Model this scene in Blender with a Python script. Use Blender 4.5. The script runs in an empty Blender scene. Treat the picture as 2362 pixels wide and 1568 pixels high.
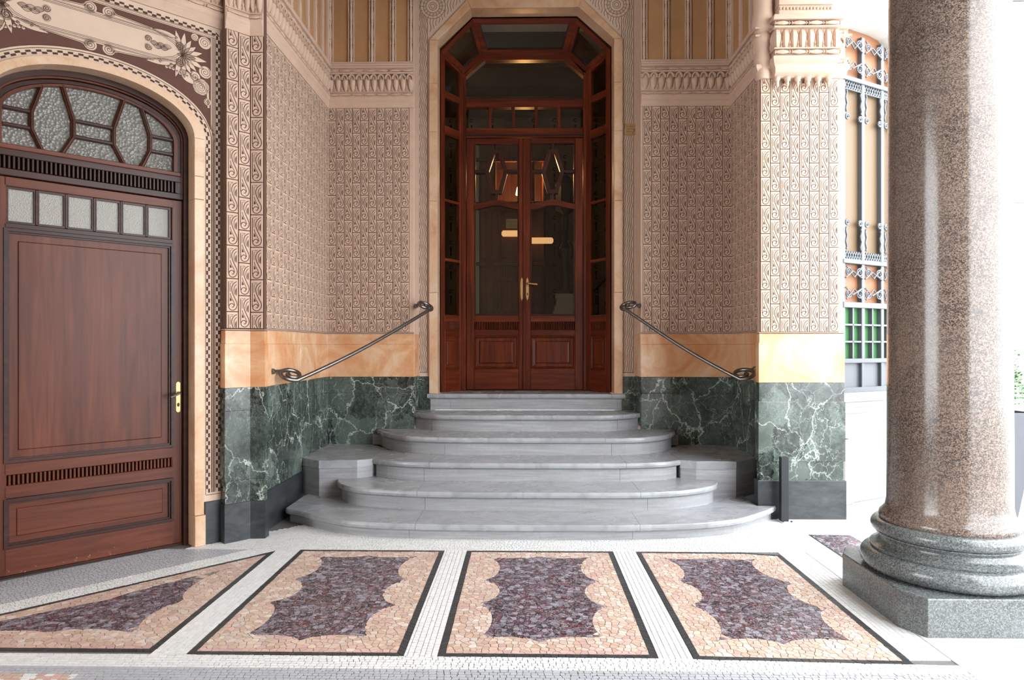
import bpy, bmesh, math, random
import numpy as np
from mathutils import Matrix, Vector
random.seed(7)
rng = np.random.default_rng(7)
scene = bpy.context.scene
C = scene.collection
R = math.radians

# ------------------------------------------------------------------ camera, sky, exposure
cam_d = bpy.data.cameras.new('camera'); cam = bpy.data.objects.new('camera', cam_d); C.objects.link(cam)
cam.location = (0, 0, 1.4)
cam.rotation_euler = (R(90), 0, math.atan(29/1574.7))
cam_d.sensor_width = 36; cam_d.lens = 24; cam_d.shift_y = 13/2362
cam_d.clip_start = 0.05; cam_d.clip_end = 200
scene.camera = cam
w = bpy.data.worlds.new('overcast_sky'); scene.world = w; w.use_nodes = True
bg = w.node_tree.nodes['Background']; bg.inputs[0].default_value = (0.93, 0.965, 1.0, 1); bg.inputs[1].default_value = 9.0
scene.view_settings.view_transform = 'Standard'; scene.view_settings.look = 'None'
scene.view_settings.gamma = 1; scene.view_settings.use_curve_mapping = False
scene.view_settings.exposure = 0.22

# ------------------------------------------------------------------ helpers
def lin(r, g, b):
    f = lambda c: (c/255/12.92) if c/255 <= 0.04045 else ((c/255+0.055)/1.055)**2.4
    return (f(r), f(g), f(b), 1)

class Mat:
    def __init__(s, name, rough=0.5, spec=0.5, metal=0):
        s.m = bpy.data.materials.new(name); s.m.use_nodes = True
        s.nt = s.m.node_tree; s.b = s.nt.nodes['Principled BSDF']
        s.b.inputs['Roughness'].default_value = rough; s.b.inputs['Metallic'].default_value = metal
        s.b.inputs['Specular IOR Level'].default_value = spec
    def n(s, t, ins=None, **kw):
        nd = s.nt.nodes.new('ShaderNode'+t)
        for k, v in kw.items(): setattr(nd, k, v)
        for k, v in (ins or {}).items():
            if hasattr(v, 'is_output'): s.nt.links.new(v, nd.inputs[k])
            else: nd.inputs[k].default_value = v
        return nd
    def link(s, a, b): s.nt.links.new(a, b)
    def pos(s, scale=(1, 1, 1), world=True, rot=(0, 0, 0)):
        src = s.n('NewGeometry').outputs['Position'] if world else s.n('TexCoord').outputs['Object']
        return s.n('Mapping', {0: src, 'Scale': scale, 'Rotation': rot}).outputs[0]
    def noise(s, v, scale, detail=4, rough=0.55, dist=0):
        return s.n('TexNoise', {'Vector': v, 'Scale': scale, 'Detail': detail, 'Roughness': rough, 'Distortion': dist})
    def ramp(s, f, stops, interp='LINEAR'):
        r = s.n('ValToRGB', {0: f}); e = r.color_ramp.elements; r.color_ramp.interpolation = interp
        while len(e) < len(stops): e.new(0.5)
        for el, (p, c) in zip(e, stops):
            el.position = p; el.color = c if len(c) == 4 else (*c, 1)
        return r.outputs[0]
    def mix(s, f, a, b, mode='MIX'):
        nd = s.nt.nodes.new('ShaderNodeMix'); nd.data_type = 'RGBA'; nd.blend_type = mode
        for k, v in ((0, f), (6, a), (7, b)):
            if hasattr(v, 'is_output'): s.nt.links.new(v, nd.inputs[k])
            else: nd.inputs[k].default_value = v
        return nd.outputs[2]
    def math(s, op, a, b=0.0):
        nd = s.n('Math', operation=op)
        for i, v in enumerate((a, b)):
            if hasattr(v, 'is_output'): s.link(v, nd.inputs[i])
            else: nd.inputs[i].default_value = v
        return nd.outputs[0]
    def base(s, c):
        if hasattr(c, 'is_output'): s.link(c, s.b.inputs['Base Color'])
        else: s.b.inputs['Base Color'].default_value = c
    def rough(s, v): s.link(v, s.b.inputs['Roughness'])
    def bump(s, h, strength=0.2, dist=0.01):
        b = s.n('Bump', {'Height': h, 'Strength': strength, 'Distance': dist}); s.link(b.outputs[0], s.b.inputs['Normal'])

BLK = (0, 0, 0, 1); WHT = (1, 1, 1, 1)
def m_plain(name, col, rough=0.5, metal=0, var=0.0, scale=20, bump=0, spec=0.5):
    m = Mat(name, rough, spec, metal)
    if var:
        nz = m.noise(m.pos(), scale, 5).outputs[0]
        d = tuple(c*(1-var) for c in col[:3])+(1,); l = tuple(min(1, c*(1+var)) for c in col[:3])+(1,)
        m.base(m.ramp(nz, [(0.3, d), (0.7, l)]))
        if bump: m.bump(nz, bump, 0.004)
    else: m.base(col)
    return m.m

MT = {}
MT['plaster'] = m_plain('carved_limestone', lin(198, 170, 150), 0.8, var=0.07, scale=9, bump=0.12)
MT['line'] = m_plain('brown_sgraffito_line', lin(74, 48, 38), 0.85, var=0.1)
MT['field'] = m_plain('dark_brown_sgraffito_field', lin(92, 60, 50), 0.85, var=0.06)
MT['cream'] = m_plain('cream_sgraffito_plaster', lin(206, 182, 162), 0.85, var=0.05, scale=6)
MT['backing'] = m_plain('tile_joint_brown', lin(96, 68, 55), 0.9)
MT['tan'] = m_plain('tan_wall_panel', lin(172, 130, 90), 0.8, var=0.1, scale=5)
MT['pilaster_tile'] = MT['plaster']

def m_green():
    m = Mat('green_veined_marble', 0.16)
    p = m.pos((1, 1, 0.8)); n1 = m.noise(p, 1.9, 5, 0.62).outputs[1]; n2 = m.noise(p, 6.5, 5, 0.65).outputs[1]
    pd = m.mix(0.55, m.mix(0.16, p, n1, 'ADD'), m.mix(0.4, p, n2, 'ADD'))
    v1 = m.n('TexVoronoi', {'Vector': pd, 'Scale': 3.1}, feature='DISTANCE_TO_EDGE').outputs['Distance']
    v2 = m.n('TexVoronoi', {'Vector': pd, 'Scale': 8.0}, feature='DISTANCE_TO_EDGE').outputs['Distance']
    v3 = m.n('TexVoronoi', {'Vector': m.mix(0.3, pd, n2, 'ADD'), 'Scale': 19.0}, feature='DISTANCE_TO_EDGE').outputs['Distance']
    cell = m.n('TexVoronoi', {'Vector': pd, 'Scale': 4.4}, feature='F1').outputs['Color']
    sep = m.n('SeparateColor', {0: cell}).outputs[0]
    big = m.noise(p, 1.4, 2).outputs[0]; mid_n = m.noise(p, 4.0, 3).outputs[0]; fine = m.noise(p, 26, 6, 0.72).outputs[0]
    bl = m.ramp(m.math('ADD', m.math('MULTIPLY', sep, 0.55), m.math('MULTIPLY', mid_n, 0.5)), [(0.22, lin(24, 27, 25)), (0.5, lin(46, 53, 49)), (0.8, lin(86, 96, 90))])
    bl = m.mix(m.ramp(fine, [(0.42, BLK), (0.75, (0.8, 0.8, 0.8, 1))]), bl, lin(84, 96, 89))
    t3 = m.mix(m.ramp(mid_n, [(0.40, BLK), (0.56, WHT)]), BLK, m.ramp(v3, [(0.0, (0.8, 0.8, 0.8, 1)), (0.05, BLK)]))
    t2 = m.mix(m.ramp(big, [(0.40, BLK), (0.58, WHT)]), BLK, m.ramp(v2, [(0.0, (0.85, 0.85, 0.85, 1)), (0.022, BLK)]))
    t1 = m.mix(m.ramp(mid_n, [(0.34, BLK), (0.52, WHT)]), BLK, m.ramp(v1, [(0.0, WHT), (0.007, (0.5, 0.5, 0.5, 1)), (0.02, BLK)]))
    c = m.mix(m.math('MULTIPLY', t3, 0.6), bl, lin(140, 158, 150))
    c = m.mix(m.math('MULTIPLY', t2, 0.7), c, lin(176, 190, 182))
    m.base(m.mix(m.math('MULTIPLY', t1, 0.8), c, lin(204, 213, 205)))
    return m.m
MT['green'] = m_green()

def m_black():
    m = Mat('dark_slate_marble', 0.3)
    p = m.pos((1, 1, 2.2)); nz = m.noise(p, 7, 6, 0.65, 0.6).outputs[0]
    m.base(m.ramp(nz, [(0.35, lin(36, 39, 41)), (0.62, lin(56, 60, 62)), (0.8, lin(82, 86, 87))]))
    return m.m
MT['black'] = m_black()

def m_siena(name, lo, mid, hi, rough=0.25):
    m = Mat(name, rough)
    p = m.pos((1, 1, 1)); nz = m.noise(p, 2.2, 7, 0.62, 1.1).outputs[0]
    vein = m.noise(p, 5.5, 6, 0.7, 2.4).outputs[0]
    c = m.ramp(nz, [(0.34, hi), (0.5, mid), (0.68, lo)])
    v = m.ramp(vein, [(0.485, BLK), (0.5, WHT), (0.515, BLK)])
    m.base(m.mix(m.math('MULTIPLY', v, 0.35), c, lin(176, 112, 62)))
    return m.m
MT['siena'] = m_siena('siena_yellow_marble', lin(192, 128, 82), lin(207, 161, 122), lin(216, 186, 157))
MT['portal'] = m_siena('portal_honey_marble', lin(186, 142, 106), lin(203, 168, 136), lin(211, 184, 158), 0.35)

def m_step():
    m = Mat('grey_bardiglio_marble', 0.26)
    p = m.pos((1, 1.6, 1), rot=(0, 0, R(38))); nz = m.noise(p, 2.0, 7, 0.62, 0.9).outputs[0]
    band = m.n('TexWave', {'Vector': p, 'Scale': 1.3, 'Distortion': 5.5, 'Detail': 4, 'Detail Scale': 1.6}).outputs['Fac']
    c = m.ramp(nz, [(0.3, lin(142, 145, 149)), (0.5, lin(154, 157, 161)), (0.72, lin(168, 171, 175))])
    c = m.mix(m.ramp(band, [(0.0, (0.4, 0.4, 0.4, 1)), (0.14, BLK)]), c, lin(130, 133, 139))
    fine = m.noise(m.pos((1, 1, 6)), 16, 4, 0.6).outputs[0]
    c = m.mix(m.ramp(fine, [(0.4, BLK), (0.8, (0.35, 0.35, 0.35, 1))]), c, lin(126, 123, 119))
    m.base(c)
    m.rough(m.ramp(nz, [(0.3, (0.2, 0.2, 0.2, 1)), (0.7, (0.34, 0.34, 0.34, 1))]))
    return m.m
MT['step'] = m_step()
def m_riser():
    m = Mat('worn_grey_riser_marble', 0.5)
    a = m.noise(m.pos((1.2, 1.2, 22)), 2.2, 6, 0.62).outputs[0]; b = m.noise(m.pos(), 40, 4, 0.7).outputs[0]
    c = m.ramp(a, [(0.3, lin(138, 138, 139)), (0.5, lin(152, 153, 156)), (0.7, lin(166, 168, 171))])
    m.base(m.mix(m.ramp(b, [(0.45, BLK), (0.8, (0.35, 0.35, 0.35, 1))]), c, lin(128, 121, 112))); return m.m
MT['riser'] = m_riser()

def m_granite(name, cols, scale, rough, vein=0):
    m = Mat(name, rough)
    p = m.pos(); a = m.n('TexVoronoi', {'Vector': p, 'Scale': scale}, feature='F1').outputs['Color']
    g = m.n('SeparateColor', {0: a}).outputs[0]
    nz = m.noise(p, scale*0.6, 4, 0.7).outputs[0]
    f = m.math('ADD', m.math('MULTIPLY', g, 0.5), m.math('MULTIPLY', nz, 0.5))
    c = m.ramp(f, cols)
    big = m.noise(p, 2.5, 4).outputs[0]
    c = m.mix(m.ramp(big, [(0.4, BLK), (0.75, (0.4, 0.4, 0.4, 1))]), c, cols[-1][1])
    if vein:
        q = m.pos((1, 1, 2.4), rot=(R(20), R(34), 0)); wv = m.noise(q, 1.6, 6, 0.6, 0.5).outputs[0]
        v = m.ramp(wv, [(0.49, BLK), (0.5, (0.6, 0.6, 0.6, 1)), (0.51, BLK)])
        c = m.mix(v, c, lin(62, 57, 57))
    m.base(c); return m.m
MT['granite'] = m_granite('pink_speckled_granite', [(0.26, lin(48, 44, 42)), (0.42, lin(82, 71, 65)), (0.56, lin(114, 96, 85)), (0.74, lin(131, 117, 107))], 210, 0.17, 1)
MT['dark_granite'] = m_granite('dark_speckled_granite', [(0.28, lin(62, 64, 64)), (0.5, lin(88, 92, 92)), (0.74, lin(116, 121, 121))], 190, 0.22)

def m_wood(name, dark, mid, lite, axis='z', rough=0.32, chips=False):
    m = Mat(name, rough, 0.25)
    sc = (9, 9, 0.55) if axis == 'z' else (0.55, 9, 9)
    p = m.pos(sc, world=False); nz = m.noise(p, 2.4, 7, 0.6, 0.8).outputs[0]
    big = m.noise(m.pos((2.2, 2.2, 0.5) if axis == 'z' else (0.5, 2.2, 2.2), world=False), 1.6, 3).outputs[0]
    f = m.math('ADD', m.math('MULTIPLY', nz, 0.6), m.math('MULTIPLY', big, 0.4))
    c = m.ramp(f, [(0.32, dark), (0.5, mid), (0.68, lite)])
    if chips:
        pw = m.pos(); ch = m.noise(pw, 26, 6, 0.75).outputs[0]
        z = m.n('SeparateXYZ', {0: m.pos()}).outputs[2]
        hz = m.ramp(z, [(0.0, (0.16, 0.16, 0.16, 1)), (0.22, BLK)])
        msk = m.ramp(m.math('ADD', ch, hz), [(0.76, BLK), (0.79, WHT)])
        c = m.mix(msk, c, lin(198, 170, 156))
    m.base(c)
    m.bump(nz, 0.05, 0.002)
    return m.m
MT['wood_v'] = m_wood('mahogany_upright', lin(50, 20, 11), lin(88, 36, 19), lin(122, 56, 28))
MT['wood_h'] = m_wood('mahogany_rail', lin(50, 20, 11), lin(88, 36, 19), lin(122, 56, 28), 'x')
MT['dwood_v'] = m_wood('brown_mahogany_upright', lin(66, 32, 21), lin(90, 46, 31), lin(110, 60, 40), 'z', 0.36)
MT['dwood_h'] = m_wood('brown_mahogany_rail', lin(66, 32, 21), lin(92, 47, 32), lin(112, 61, 41), 'x', 0.36)
MT['dwood_chip'] = m_wood('brown_mahogany_worn', lin(66, 32, 21), lin(92, 47, 32), lin(112, 61, 41), 'x', 0.4, True)
MT['mould'] = m_wood('dark_mahogany_moulding', lin(40, 23, 19), lin(58, 35, 29), lin(74, 47, 38), 'x', 0.34)

def m_glass(name, tint=(0.9, 0.93, 0.92, 1)):
    m = Mat(name); nt = m.nt
    out = nt.nodes['Material Output']
    tr = m.n('BsdfTransparent', {0: tint}); gl = m.n('BsdfGlossy', {'Color': (1, 1, 1, 1), 'Roughness': 0.015})
    lw = m.n('LayerWeight', {'Blend': 0.5}).outputs['Facing']
    fr = m.math('ADD', m.math('MULTIPLY', m.math('POWER', lw, 5.0), 0.96), 0.04)
    mx = m.n('MixShader', {0: fr, 1: tr.outputs[0], 2: gl.outputs[0]})
    m.link(mx.outputs[0], out.inputs[0]); nt.nodes.remove(m.b)
    return m.m
MT['glass'] = m_glass('clear_window_glass')
def m_frost(name, col, bump=0.6, scale=60, rough=0.28):
    m = Mat(name, rough); m.base(col)
    v = m.n('TexVoronoi', {'Vector': m.pos(), 'Scale': scale}, feature='F1').outputs['Distance']
    m.bump(v, bump, 0.01); return m.m
MT['frost'] = m_frost('hammered_obscure_glass', lin(120, 118, 112), 0.9, 55, 0.22)
MT['reeded'] = m_frost('pale_frosted_glass', lin(152, 149, 142), 0.25, 120, 0.4)
MT['brass'] = m_plain('aged_brass', lin(196, 164, 112), 0.38, 1.0, var=0.08)
MT['iron'] = m_plain('wrought_iron', lin(128, 122, 118), 0.3, 0.9, var=0.12, scale=40)
MT['black_metal'] = m_plain('black_painted_steel', lin(38, 40, 44), 0.4, 0.2)
MT['grey_iron'] = m_plain('light_grey_painted_iron', lin(86, 91, 97), 0.45, 0.0)
MT['white'] = m_plain('white_lime_plaster', lin(206, 204, 200), 0.9, var=0.03, scale=3)
MT['ceil'] = m_plain('portico_ceiling_plaster', lin(140, 122, 106), 0.9, var=0.04, scale=2)
MT['stucco'] = m_plain('rough_cast_stucco', lin(176, 174, 172), 0.95, var=0.16, scale=36, bump=1.0)
MT['pave'] = m_plain('courtyard_stone', lin(186, 186, 184), 0.7, var=0.08, scale=5)
MT['slab'] = m_plain('pale_marble_slab', lin(214, 214, 212), 0.35, var=0.05, scale=6)
MT['gtan'] = m_frost('tan_coloured_glass', lin(98, 78, 54), 0.05, 30, 0.55)
MT['gorange'] = m_frost('amber_coloured_glass', lin(126, 80, 46), 0.15, 30, 0.5)
MT['ggreen'] = m_frost('green_coloured_glass', lin(54, 104, 56), 0.12, 30, 0.5)
MT['planter'] = m_plain('slate_grey_planter', lin(84, 86, 93), 0.5, var=0.04)
MT['leaf'] = m_plain('boxwood_leaf', lin(52, 96, 36), 0.5, var=0.4, scale=30)
MT['twig'] = m_plain('boxwood_twig', lin(96, 72, 50), 0.8)
MT['grout'] = m_plain('grey_mosaic_grout', lin(104, 102, 99), 0.9, var=0.1, scale=30)
MT['gold'] = m_plain('dull_gold_plate', lin(178, 146, 100), 0.5, 0.3, var=0.12, scale=40)
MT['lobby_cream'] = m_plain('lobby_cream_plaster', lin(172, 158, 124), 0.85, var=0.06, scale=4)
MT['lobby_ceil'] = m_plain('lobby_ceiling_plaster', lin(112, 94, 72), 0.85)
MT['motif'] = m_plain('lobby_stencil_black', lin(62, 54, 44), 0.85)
MT['lobby_wood'] = m_wood('lobby_walnut', lin(58, 28, 16), lin(96, 48, 24), lin(126, 66, 34), 'z', 0.35)
MT['lobby_floor'] = m_plain('lobby_marble_floor', lin(150, 146, 138), 0.25, var=0.1, scale=4)
def m_emit(name, col, st):
    m = Mat(name); m.b.inputs['Emission Color'].default_value = col; m.b.inputs['Emission Strength'].default_value = st; m.base(col); return m.m
MT['bulb'] = m_emit('warm_lamp_glass', (1.0, 0.55, 0.22, 1), 9)
MT['band_glow'] = m_emit('amber_band_glow', (1.0, 0.5, 0.2, 1), 0.8)  # glow for the amber bands added on the booth front
MT['bulb_w'] = m_emit('pale_lamp_glass', (1.0, 0.86, 0.66, 1), 6)
def m_tess(name, rough, vein=False):
    m = Mat(name, rough)
    at = m.n('Attribute', attribute_name='tint').outputs['Color']
    nz = m.noise(m.pos(), 90 if not vein else 70, 4, 0.7).outputs[0]
    if vein:
        v = m.ramp(m.noise(m.pos(), 62, 6, 0.72, 1.6).outputs[0], [(0.53, BLK), (0.585, WHT)])
        c = m.mix(m.math('MULTIPLY', v, 0.85), at, lin(186, 180, 190))
    else:
        c = m.mix(0.25, at, m.mix(1.0, at, m.ramp(nz, [(0.3, (0.55, 0.55, 0.55, 1)), (0.7, WHT)]), 'MULTIPLY'))
    m.base(c); return m.m
MT['tess'] = m_tess('mosaic_tessera', 0.42)
MT['tess_purple'] = m_tess('porphyry_tessera', 0.32, True)

# ------------------------------------------------------------------ mesh builder
def offs(poly, d):
    """inset (d>0) of a convex/simple ccw polygon by mitred edges"""
    n = len(poly); out = []
    for i in range(n):
        p0, p1, p2 = poly[i-1], poly[i], poly[(i+1) % n]
        e1 = Vector((p1[0]-p0[0], p1[1]-p0[1])); e2 = Vector((p2[0]-p1[0], p2[1]-p1[1]))
        if e1.length < 1e-9 or e2.length < 1e-9: out.append(tuple(p1)); continue
        e1.normalize(); e2.normalize()
        n1 = Vector((-e1.y, e1.x)); n2 = Vector((-e2.y, e2.x))
        b = n1+n2; k = b.dot(n1)
        b = b/max(k, 0.25) if b.length > 1e-6 else n1
        out.append((p1[0]+b.x*d, p1[1]+b.y*d))
    return out
def area2(poly): return sum(poly[i-1][0]*poly[i][1]-poly[i][0]*poly[i-1][1] for i in range(len(poly)))/2
def ccw(poly): return list(poly) if area2(poly) > 0 else list(poly)[::-1]
def clip(poly, nx, ny, d):
    out = []
    for i in range(len(poly)):
        a, b = poly[i-1], poly[i]; da = nx*a[0]+ny*a[1]-d; db = nx*b[0]+ny*b[1]-d
        if (da <= 0) != (db <= 0):
            t = da/(da-db); out.append((a[0]+(b[0]-a[0])*t, a[1]+(b[1]-a[1])*t))
        if db <= 0: out.append(tuple(b))
    return out
def catmull(pts, k=6):
    out = []
    P = [pts[0]]+list(pts)+[pts[-1]]
    for i in range(1, len(P)-2):
        a, b, c, d = (Vector(P[j]) for j in (i-1, i, i+1, i+2))
        for j in range(k):
            t = j/k
            out.append(tuple(0.5*((2*b)+(-a+c)*t+(2*a-5*b+4*c-d)*t*t+(-a+3*b-3*c+d)*t**3)))
    out.append(tuple(pts[-1])); return out

class MB:
    def __init__(s): s.v = []; s.f = []; s.m = []; s.cur = 0; s.smooth = False
    def add(s, vs, fs):
        o = len(s.v); s.v += [tuple(v) for v in vs]; s.f += [tuple(i+o for i in f) for f in fs]; s.m += [s.cur]*len(fs); return s
    def box(s, x0, x1, y0, y1, z0, z1, c=0):
        """box, optionally chamfered on the face turned to -y (outwards)"""
        if c:
            v = [(x0, y1, z0), (x1, y1, z0), (x1, y1, z1), (x0, y1, z1), (x0, y0+c, z0), (x1, y0+c, z0), (x1, y0+c, z1), (x0, y0+c, z1),
                 (x0+c, y0, z0+c), (x1-c, y0, z0+c), (x1-c, y0, z1-c), (x0+c, y0, z1-c)]
            f = [(0, 3, 2, 1)]
            for b in (0, 4):
                for i in range(4): j = (i+1) % 4; f.append((b+i, b+j, b+4+j, b+4+i))
            f.append((8, 9, 10, 11)); return s.add(v, f)
        v = [(x, y, z) for x in (x0, x1) for y in (y0, y1) for z in (z0, z1)]
        return s.add(v, [(0, 1, 3, 2), (4, 6, 7, 5), (0, 4, 5, 1), (2, 3, 7, 6), (0, 2, 6, 4), (1, 5, 7, 3)])
    def loft(s, loops, cap=(True, True), closed=True):
        n = len(loops[0]); vs = [p for l in loops for p in l]; fs = []
        for k in range(len(loops)-1):
            for i in range(n if closed else n-1):
                j = (i+1) % n; fs.append((k*n+i, k*n+j, (k+1)*n+j, (k+1)*n+i))
        if cap[0]: fs.append(tuple(range(n))[::-1])
        if cap[1]: b = (len(loops)-1)*n; fs.append(tuple(range(b, b+n)))
        return s.add(vs, fs)
    def prism(s, poly, z0, z1, ch=0.0):
        """vertical prism over a plan polygon, chamfered top edge"""
        p = ccw(poly); L = [[(x, y, z0) for x, y in p]]
        if ch:
            L += [[(x, y, z1-ch) for x, y in p], [(x, y, z1) for x, y in offs(p, ch)]]
        else: L += [[(x, y, z1) for x, y in p]]
        return s.loft(L)
    def face_prism(s, poly, y0, y1, ch=0.0):
        """prism over an elevation polygon (x,z); y0 is the outer (front) side"""
        p = ccw(poly); L = [[(x, y1, z) for x, z in p]]
        if ch: L += [[(x, y0+ch, z) for x, z in p], [(x, y0, z) for x, z in offs(p, ch)]]
        else: L += [[(x, y0, z) for x, z in p]]
        return s.loft(L)
    def ring(s, poly, wd, y0, y1):
        p = ccw(poly); q = offs(p, wd)
        L = [[(x, y0, z) for x, z in p], [(x, y0, z) for x, z in q], [(x, y1, z) for x, z in q], [(x, y1, z) for x, z in p], [(x, y0, z) for x, z in p]]
        return s.loft(L, (False, False))
    def strip(s, A, B, y0, y1):
        """solid between two open elevation curves"""
        L = []
        for a, b in zip(A, B): L.append([(a[0], y0, a[1]), (b[0], y0, b[1]), (b[0], y1, b[1]), (a[0], y1, a[1])])
        return s.loft(L)
    def bar(s, p, q, wd, y0, y1, ext=0):
        d = Vector((q[0]-p[0], q[1]-p[1])); d.normalize(); n = Vector((-d.y, d.x))*wd/2; e = d*ext
        a = [(p[0]-e.x+n.x, p[1]-e.y+n.y), (p[0]-e.x-n.x, p[1]-e.y-n.y), (q[0]+e.x-n.x, q[1]+e.y-n.y), (q[0]+e.x+n.x, q[1]+e.y+n.y)]
        c = min(wd*0.25, 0.008)
        return s.face_prism(a, y0, y1, c)
    def ribbon(s, pts, wd, y):
        n = len(pts)
        if n < 2: return s
        L = []
        for i in range(n):
            a = Vector(pts[max(i-1, 0)]); b = Vector(pts[min(i+1, n-1)]); d = b-a
            if d.length < 1e-9: d = Vector((1, 0))
            d.normalize(); nn = Vector((-d.y, d.x))*wd/2; p = Vector(pts[i])
            L.append([(p.x+nn.x, y, p.y+nn.y), (p.x-nn.x, y, p.y-nn.y)])
        vs = [v for l in L for v in l]; return s.add(vs, [(2*i, 2*i+1, 2*i+3, 2*i+2) for i in range(n-1)])
    def fill(s, pts, y):
        p = ccw(pts); return s.add([(a, y, b) for a, b in p], [tuple(range(len(p)))])
    def tube(s, pts, r, seg=8, cap=True):
        P = [Vector(p) for p in pts]; n = len(P); L = []; up = None
        for i in range(n):
            d = P[min(i+1, n-1)]-P[max(i-1, 0)]
            if d.length < 1e-9: d = Vector((0, 0, 1))
            d.normalize()
            if up is None: up = d.orthogonal().normalized()
            up = (up-d*up.dot(d)); up = up.normalized() if up.length > 1e-6 else d.orthogonal().normalized()
            sd = d.cross(up); rr = r[i] if hasattr(r, '__len__') else r
            L.append([tuple(P[i]+(up*math.cos(a)+sd*math.sin(a))*rr) for a in (2*math.pi*k/seg for k in range(seg))])
        return s.loft(L, (cap, cap))
    def lathe(s, prof, seg=16, c=(0, 0), cap=(True, True)):
        L = [[(c[0]+r*math.cos(2*math.pi*k/seg), c[1]+r*math.sin(2*math.pi*k/seg), z) for k in range(seg)] for r, z in prof]
        return s.loft(L, cap)
    def mesh(s, name, mats, smooth=False):
        me = bpy.data.meshes.new(name); me.from_pydata(s.v, [], s.f)
        for m in (mats if isinstance(mats, (list, tuple)) else [mats]): me.materials.append(MT[m] if isinstance(m, str) else m)
        if any(s.m): me.polygons.foreach_set('material_index', s.m)
        if smooth: me.polygons.foreach_set('use_smooth', [True]*len(me.polygons))
        bm = bmesh.new(); bm.from_mesh(me); bmesh.ops.recalc_face_normals(bm, faces=bm.faces); bm.to_mesh(me); bm.free()
        return me
    def obj(s, name, mats, parent=None, M=None, smooth=False, sharp=40):
        me = s.mesh(name, mats, smooth)
        if smooth and sharp: me.set_sharp_from_angle(angle=R(sharp))
        return link(name, me, parent, M)

def world_of(o):
    return o.get_world() if hasattr(o, 'get_world') else WM[o.name]
WM = {}
def link(name, me, parent=None, M=None):
    o = bpy.data.objects.new(name, me); C.objects.link(o)
    M = M.copy() if M is not None else Matrix.Identity(4)
    WM[o.name] = M
    if parent is not None:
        o.parent = parent; o.matrix_parent_inverse = WM[parent.name].inverted()
    o.matrix_basis = M
    return o
def thing(name, label, cat, loc=(0, 0, 0), group=None, kind=None):
    o = link(name, None, None, Matrix.Translation(loc)); o.empty_display_size = 0.1
    return tag(o, label, cat, group, kind)
def tag(o, label=None, cat=None, group=None, kind=None):
    if label: o['label'] = label
    if cat: o['category'] = cat
    if group: o['group'] = group
    if kind: o['kind'] = kind
    return o
def frame(o, u):
    """wall frame: local x runs along u, local -y points out of the wall, z up"""
    u = Vector((u[0], u[1], 0)).normalized(); n = Vector((u.y, -u.x, 0))
    return Matrix(((u.x, -n.x, 0, o[0]), (u.y, -n.y, 0, o[1]), (0, 0, 1, o[2] if len(o) > 2 else 0), (0, 0, 0, 1)))
def T3(x, y, z): return Matrix.Translation((x, y, z))
def S3(x, y, z): return Matrix.Diagonal((x, y, z, 1))
def arcpts(p, q, bulge, k=7):
    d = Vector((q[0]-p[0], q[1]-p[1])); n = Vector((-d.y, d.x)).normalized()
    out = []
    for i in range(k):
        t = i/k; h = math.sqrt(max(0, 1-(2*t-1)**2))*0.65+4*t*(1-t)*0.35
        out.append((p[0]+d.x*t+n.x*bulge*h, p[1]+d.y*t+n.y*bulge*h))
    return out
def spiral(cx, cy, r0, r1, a0, turns, k=14):
    n = max(4, int(abs(turns)*k)); return [(cx+(r0+(r1-r0)*i/n)*math.cos(a0+turns*2*math.pi*i/n), cy+(r0+(r1-r0)*i/n)*math.sin(a0+turns*2*math.pi*i/n)) for i in range(n+1)]

# ================================================================== FLOOR
ZB = -0.004
fb = MB().box(-9, 2.62, -6, 7.3, -0.3, ZB)
floor = tag(fb.obj('floor', 'grout'), 'pale mosaic portico floor with four scalloped peach and purple panels', kind='structure')

class Tess:
    """collects mosaic pieces: polygon + colour"""
    def __init__(s): s.p = []
    def put(s, poly, col, mat=0):
        if len(poly) >= 3 and abs(area2(poly)) > 2.5e-5: s.p.append((ccw(poly), col, mat))
    @staticmethod
    def build(items, name, parent, mats=('tess', 'tess_purple')):
        vs, fs, cols, mi = [], [], [], []
        for poly, col, mt in items:
            n = len(poly); o = len(vs); dz = random.uniform(-0.0006, 0.0006)
            vs += [(x, y, dz) for x, y in poly]+[(x, y, ZB-0.001) for x, y in poly]
            fs.append(tuple(range(o, o+n)))
            for i in range(n): j = (i+1) % n; fs.append((o+j, o+i, o+n+i, o+n+j))
            cols += [col]*(n+n*4); mi += [mt]*(n+1)
        me = bpy.data.meshes.new(name); me.from_pydata(vs, [], fs)
        used = sorted(set(mi)); rm = {u: k for k, u in enumerate(used)}
        for u in used: me.materials.append(MT[mats[u]])
        me.polygons.foreach_set('material_index', [rm[u] for u in mi])
        a = me.attributes.new('tint', 'FLOAT_COLOR', 'CORNER')
        a.data.foreach_set('color', np.array([c[:3]+(1,) for c in cols], dtype=np.float32).ravel())
        return link(name, me, parent)
def dist_cam(poly):
    cx = sum(p[0] for p in poly)/len(poly); cy = sum(p[1] for p in poly)/len(poly)
    if cy < 2.85 or abs(cx) > cy*0.76: return -1
    return abs(area2(poly))/(cy**3)
def split_build(t, k, parent, one, many):
    idx = sorted(range(len(t.p)), key=lambda i: -dist_cam(t.p[i][0])); big = set(i for i in idx[:k] if dist_cam(t.p[i][0]) > 0)
    Tess.build([t.p[i] for i in range(len(t.p)) if i not in big], many, parent)['kind'] = 'stuff'
    for i in sorted(big): Tess.build([t.p[i]], one, parent)

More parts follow.
